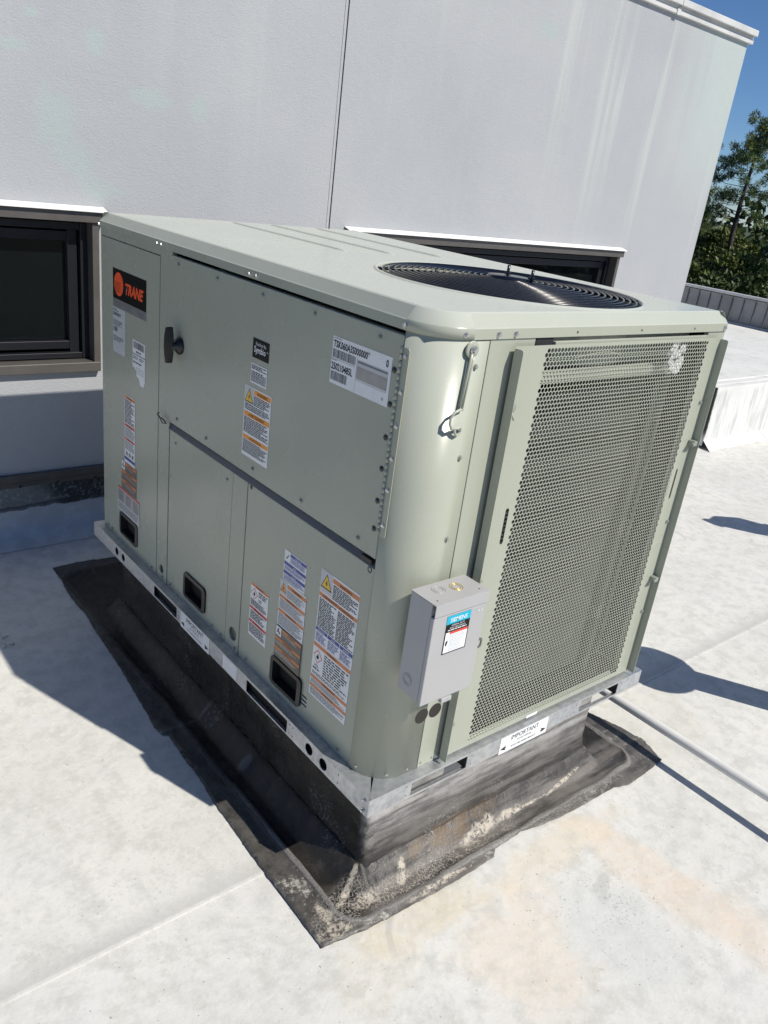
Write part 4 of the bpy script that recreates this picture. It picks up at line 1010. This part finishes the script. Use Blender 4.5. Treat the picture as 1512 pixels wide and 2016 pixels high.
for x, y, m in ((.075, -.045, EPG), (.124, -.052, plain('brass_ring', (.50, .36, .06, 1), .35, .5))):
    bm = bmesh.new()
    for r in (.0165, .011):
        rr = [lathe(bm, [(r-.0011, Z1+.0016), (r-.0006, Z1+.0026), (r, Z1+.0026), (r+.0006, Z1+.0016)], (x, y, 0), 28)]
    fin(bm, 'knockout', m if m is not EPG else plain('grey_ring', (.33, .33, .35, 1), .4), D)
bm = bmesh.new()
for r in (.0155, .0105): lathe(bm, [(r-.0011, 0), (r-.0004, -.0009), (r+.0004, -.0009), (r+.0011, 0)], (X0, -.045, .713), 28, 'X')
fin(bm, 'knockout', bpy.data.materials['grey_ring'], D)
for p in ((.037, -.082), (.168, -.084)):
    bm = bmesh.new(); a = lathe(bm, [(.0022, 0), (.0005, 0)], (p[0], p[1], Z1+.0018), 10); fin(bm, 'pin_hole', DARK, D)
bm = bmesh.new(); o1 = rrect(X1-.006, X1+.013, .778, .806, .008, 5); o2 = rrect(X1-.001, X1+.008, .784, .800, .004, 5)
D.name = 'disconnect_switch'
V, F = fill(o1, [o2]); a = [bm.verts.new((p[0], -.0975, p[1])) for p in V]; b = [bm.verts.new((p[0], -.0950, p[1])) for p in V]
for f in F: bm.faces.new([a[i] for i in f]); bm.faces.new([b[i] for i in reversed(f)])
n1, n2 = len(o1), len(o2)
for i in range(n1): bm.faces.new((a[i], a[(i+1) % n1], b[(i+1) % n1], b[i]))
for i in range(n2): bm.faces.new((a[n1+i], a[n1+(i+1) % n2], b[n1+(i+1) % n2], b[n1+i]))
fin(bm, 'hasp', plain('grey_hasp', (.14, .145, .14, 1), .45, .3), D)
bm = bmesh.new(); bx(bm, .088, .122, -.1015, -.089, Z0-.014, Z0-.0005, .002); a = lathe(bm, [(.004, 0), (.0005, -.001)], (.112, -.102, Z0-.006), 10, 'Y'); fin(bm, 'bottom_tab', EPG, D)
l = Lab('switch_label', 'E', .0615, .9005, -.0990, D); w, h = .076, .102
l.rect(0, 0, w, h, INK); l.rect(0, 0, w, .022, CYN, 2); l.text('SIEMENS', w/2, .0172, .0150, WHT, .97, 0, 'CENTER', 3, .0002)
l.text('GENERAL DUTY', w/2, .0285, .0058, WHT, 1, 0, 'CENTER'); l.text('ENCLOSED SWITCH', w/2, .0350, .0058, WHT, .95, 0, 'CENTER'); l.print_(.008, .037, w-.006, .041, 1, WHT)
l.rect(.003, .044, w-.003, h-.003, WHT, 2); l.rect(.015, .044, w-.003, .050, RED, 3); l.print_(.018, .052, w-.006, .088, 8, LGY, .5, 3); l.poly([(.006, .070), (.011, .064), (.013, .070), (.010, .080), (.006, .078)], INK, 3); l.print_(.018, .089, w-.01, .098, 2, LGY, .5, 3)
l.done('cyan, black and white maker label')
l = Lab('stamped_rating', 'E', .158, .895, -.0989, D); l.print_(0, 0, .018, .008, 1, LGY, .7); l.done()
screw_mesh = SM1

# ================================================================== DRAIN PIPE
P0 = thing('drain_pipe', (1.275, -.2, .11), 'long white plastic drain pipe lying past the right end of the green unit', 'pipe')
bm = bmesh.new(); pp = [(1.275+.004*math.sin(t*.8), -t, .112+.003*math.sin(t*1.3)) for t in [x*.25-.9 for x in range(0, 44)]]
tube(bm, pp, .0170, 20, False); fin(bm, 'pipe', PVC, P0)
bm = bmesh.new(); tube(bm, [(1.275, .895, .112), (1.275, .93, .114), (1.27, .955, .13), (1.262, .962, .16)], .0205, 16); tube(bm, [(1.262, .962, .155), (1.262, .962, .40)], .017, 16); tube(bm, [(1.262, .962, .395), (1.258, .962, .42), (1.24, .962, .432), (1.122, .962, .434)], .0175, 16); fin(bm, 'elbow', PVC, P0)
for y in (.55, -2.2, -5.2):
    blk = thing('pipe_block', (1.275, y, .004), {.55: 'pipe block hidden behind the unit, under the white pipe', -2.2: 'nearest grey block under the white pipe, off to the right', -5.2: 'farthest grey block under the white pipe'}[y], 'support')
    bm = bmesh.new(); bx(bm, 1.19, 1.36, y-.05, y+.05, .004, .094, .006); fin(bm, 'block', plain('grey_block', (.3, .3, .3, 1), .8) if y == .55 else bpy.data.materials['grey_block'], blk)

# ================================================================== ROOF VENTS right of the picture (their shadows fall in view)
def vent(base, top, r, hr, lab):
    v = thing('roof_vent', base, lab, 'vent', None); B, T = Vector(base), Vector(top); d = (T-B).normalized()
    m = bpy.data.materials.get('vent_metal') or plain('vent_metal', (.5, .5, .5, 1), .45, .6)
    bm = bmesh.new(); tube(bm, [B, B.lerp(T, .9)], r, 24); fin(bm, 'stem', m, v)
    bm = bmesh.new(); lathe(bm, [(hr, -.005), (hr, .03), (hr*.72, .075), (hr*.3, .10), (.002, .105)], T, 40); bmesh.ops.contextual_create(bm, geom=[]) if 0 else None
    fin(bm, 'hood', m, v)
    bm = bmesh.new()
    for k in range(4):
        a = PI/2*k+.3; tube(bm, [B.lerp(T, .86)+Vector((r*math.cos(a), r*math.sin(a), 0)), T+Vector((hr*.75*math.cos(a), hr*.75*math.sin(a), .0))], .008, 6)
    fin(bm, 'brackets', m, v)
    bm = bmesh.new(); lathe(bm, [(r*1.9, .004), (r*1.2, .03), (r*1.02, .12)], B, 32); fin(bm, 'boot', m, v)
vent((2.15, -.39, .004), (2.015, -.43, .74), .075, .165, 'hooded roof vent nearest the unit, just right of the picture')
gv = thing('gooseneck_vent', (4.22, .04, .004), 'bent gooseneck roof vent farther off beside the raised roof', 'vent')
bm = bmesh.new(); tube(bm, [(4.22, .04, .004), (4.20, .05, .5), (4.19, .06, .84), (4.15, .10, .94), (4.07, .16, .96), (3.99, .22, .93)], [.085, .085, .10, .12, .095, .05], 24); fin(bm, 'duct', bpy.data.materials['vent_metal'], gv)
bm = bmesh.new(); bx(bm, 3.93, 3.985, .20, .30, .88, .94, .01); bx(bm, 4.11, 4.33, -.02, .03, .80, .98, .01); fin(bm, 'flap', bpy.data.materials['vent_metal'], gv)

rnd = random.Random(9); bm = bmesh.new()
def grit(x, y, sz):
    a = rnd.uniform(0, 6.28); z = .0015 if y < .185 else .0045; h = sz*rnd.uniform(.3, .8)
    p = [bm.verts.new((x+sz*k*math.cos(a+t), y+sz*k*math.sin(a+t), z)) for t, k in ((0, 1), (2, .6), (4, .8))]; q = bm.verts.new((x, y, z+h))
    for i in range(3): bm.faces.new((p[i], p[(i+1) % 3], q))
for i in range(800):
    x, y = rnd.gauss(.56, .085), rnd.gauss(-.42, .10)
    if noise.noise((x*14, y*14, 4)) > -.12: grit(x, y, rnd.uniform(.0005, .0017))
for i in range(900):
    x, y = rnd.uniform(-1.1, 2.4), rnd.uniform(-.9, .18)
    if not inpoly((x, y), ol): grit(x, y, rnd.uniform(.0006, .0022))
for i in range(260):
    x, y = rnd.uniform(-.9, -.2), rnd.uniform(.2, 2.2)
    if not inpoly((x, y), ol): grit(x, y, rnd.uniform(.0006, .002))
tag(fin(bm, 'roof_grit', plain('grey_brown_grit', (.17, .155, .13, 1), .8, var=.5, vs=60)), 'specks of grit and dry leaf bits scattered over the white roof', 'grit', kind='stuff')
# loose screws on the roof
for i, (x, y, a) in enumerate(((-.44, 1.66, .3), (-.452, 1.592, 1.2), (-.42, 1.60, 2.2))):
    bm = bmesh.new(); c, s_ = math.cos(a), math.sin(a)
    tube(bm, [(x, y, .0075), (x+.022*c, y+.022*s_, .0065)], .0022, 6); tube(bm, [(x-.002*c, y-.002*s_, .0085), (x+.003*c, y+.003*s_, .0085)], .0055, 6)
    o_ = fin(bm, 'loose_screw', ZINC); tag(o_, ('shiny loose screw on the shaded roof, farthest of three', 'shiny loose screw on the shaded roof, nearest the left edge of three', 'shiny loose screw on the shaded roof, rightmost of three')[i], 'screw', 'loose screws on the shaded roof')

# ================================================================== TREES
def leafmat(name, c1, c2, sc):
    n = N(name); a = n.noise(sc, 4, .6); c = n.ramp(a, .35, .65, c1, c2)
    n.b.inputs['Subsurface Weight'].default_value = 0
    m = n.out(c, .55, None, 0, .3); return m
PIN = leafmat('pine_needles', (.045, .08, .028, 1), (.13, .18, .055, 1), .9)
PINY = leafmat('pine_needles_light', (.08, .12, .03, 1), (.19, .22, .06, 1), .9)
OAK = leafmat('oak_leaves', (.02, .038, .012, 1), (.07, .10, .028, 1), .8)
OAK2 = leafmat('scrub_leaves', (.045, .07, .016, 1), (.12, .145, .035, 1), .8)
BARK = plain('pine_bark', (.045, .035, .03, 1), .9, bump=.5, bs=8, var=.3)
def leaves(clumps, n, size, mat, name, parent, asp=1., seed=0, kind=None):
    rnd = random.Random(seed); V, F = [], []
    for (c, r) in clumps:
        for _ in range(int(n)):
            while True:
                d = Vector((rnd.uniform(-1, 1), rnd.uniform(-1, 1), rnd.uniform(-1, 1)))
                if d.length < 1: break
            p = Vector(c)+Vector((d.x*r, d.y*r, d.z*r*.75)); dr = (d*1.2+Vector((rnd.gauss(0, .5), rnd.gauss(0, .5), rnd.gauss(0, .5)+.3))).normalized()
            s_ = size*rnd.uniform(.6, 1.3); sd = dr.orthogonal().normalized()*s_*.5/asp; sd.rotate(Matrix.Rotation(rnd.uniform(0, 6.28), 3, dr))
            i = len(V); V += [p-sd, p+sd, p+dr*s_+sd*.4, p+dr*s_-sd*.4]; F.append((i, i+1, i+2, i+3))
    me = bpy.data.meshes.new(name); me.from_pydata(V, [], F); o_ = link(name, me, mat, parent)
    if kind: o_['kind'] = kind
    return o_
def pine(base, top, lab, seed, spread=1.9, start=.55, dens=1.):
    rnd = random.Random(seed); t = thing('pine_tree', base, lab, 'tree', 'trees beyond the roof'); B, T = Vector(base), Vector(top)
    pts = [B.lerp(T, k/9)+Vector((0, .25*math.sin(k*.9+seed), 0))*(k/9) for k in range(10)]
    bm = bmesh.new(); tube(bm, pts, [.2*(1-k/9.6)+.02 for k in range(10)], 10); fin(bm, 'trunk', BARK, t)
    cl, bm = [], bmesh.new(); n_ = int(30*dens)
    for i in range(n_):
        f = start+(1-start)*(i/n_)**.9; p = B.lerp(T, f)+Vector((0, .25*math.sin(f*9*.9+seed), 0))*f; a = rnd.uniform(0, 2*PI)
        L_ = spread*(1-((f-start)/(1-start))**2*.75)*rnd.uniform(.45, 1.0); e = p+Vector((L_*math.cos(a), L_*math.sin(a), L_*rnd.uniform(.1, .55)))
        m_ = p.lerp(e, .5)+Vector((0, 0, -.08*L_)); tube(bm, [p, m_, e], [.04*(1.2-f), .028*(1.2-f), .012], 5)
        for k in range(rnd.randint(4, 7)):
            q = m_.lerp(e, rnd.uniform(.1, 1.05)); q += Vector((rnd.gauss(0, .22), rnd.gauss(0, .22), rnd.gauss(.06, .14))); cl.append((q, rnd.uniform(.11, .21)))
    fin(bm, 'branches', BARK, t)
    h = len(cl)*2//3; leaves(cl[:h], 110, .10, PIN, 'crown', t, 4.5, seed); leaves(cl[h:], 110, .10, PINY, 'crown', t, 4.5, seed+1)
def bushy(base, h, w, lab, seed, mat=OAK, n=70):
    rnd = random.Random(seed); t = thing('broadleaf_tree', base, lab, 'tree', 'trees beyond the roof'); B = Vector(base)
    bm = bmesh.new(); tube(bm, [B, B+Vector((.1, .1, h*.5)), B+Vector((0, .2, h*.9))], [.16, .1, .03], 8); fin(bm, 'trunk', BARK, t)
    cl = []
    for i in range(n):
        a, f = rnd.uniform(0, 2*PI), rnd.random()**.7; rr_ = w*(1-(abs(f-.45)/.62)**2)**.5 if abs(f-.45) < .62 else .3*w
        rr_ *= rnd.uniform(.35, 1); cl.append((B+Vector((rr_*math.cos(a), rr_*math.sin(a), h*(.28+.72*f))), rnd.uniform(.28, .55)))
    leaves(cl, 130, .12, mat, 'crown', t, 1.4, seed)
pine((30, 14.9, -6.4), (30, 16.0, 5.05), 'tall slender pine with an open rounded crown, rising above the others right of the wall', 3, 2.1, .69, 1.25)
pine((33, 19.9, -6.4), (33, 19.5, 3.5), 'shorter dark pine half hidden by the wall corner', 11, 1.5, .5, 1.1)
pine((27.5, 12.0, -6.4), (27.5, 12.3, 2.3), 'pine with a yellowish crown at the right picture edge', 23, 1.7, .52, 1.)
k = 0
for (x, y, z, w_, mt, lab) in ((28, 16.9, 1.1, 1.3, OAK, 'dark bushy tree filling the gap under the tall pine'), (27, 13.4, .6, 1.5, OAK2, 'olive green bushy tree right of the pine trunk'),
                               (26, 14.8, .15, 1.4, OAK2, 'low yellow green tree in front of the pine trunk'), (29, 18.0, 1.9, 1.5, OAK, 'dark bushy tree at the wall corner'),
                               (25, 12.6, -.1, 1.6, OAK, 'low dark tree just behind the metal parapet, right'), (25, 14.0, -.4, 1.5, OAK, 'low dark tree just behind the metal parapet, left'),
                               (31, 12.0, 1.6, 1.5, OAK, 'tall dark broadleaf tree at the right picture edge'), (33, 17.4, 1.2, 1.6, OAK2, 'pale green tree behind the tall pine')):
    k += 1; bushy((x, y, -6.4), (z+6.4)/1.0, w_, lab, 40+k, mt)
# woods closing the horizon all round
rnd = random.Random(5); cl = []
for i in range(1100):
    a = rnd.uniform(0, 2*PI); r = rnd.uniform(44, 60); top_ = 1.5+2.2*noise.noise((math.cos(a)*5, math.sin(a)*5, 0))+1.0*noise.noise((math.cos(a)*22, math.sin(a)*22, 3))
    cl.append((Vector((r*math.cos(a), r*math.sin(a), rnd.uniform(-5.5, top_))), rnd.uniform(1.2, 2.2)))
tag(leaves(cl, 90, .42, OAK, 'woods', None, 1.3, 77), 'distant belt of dark green woods round the building', 'woods', kind='stuff')
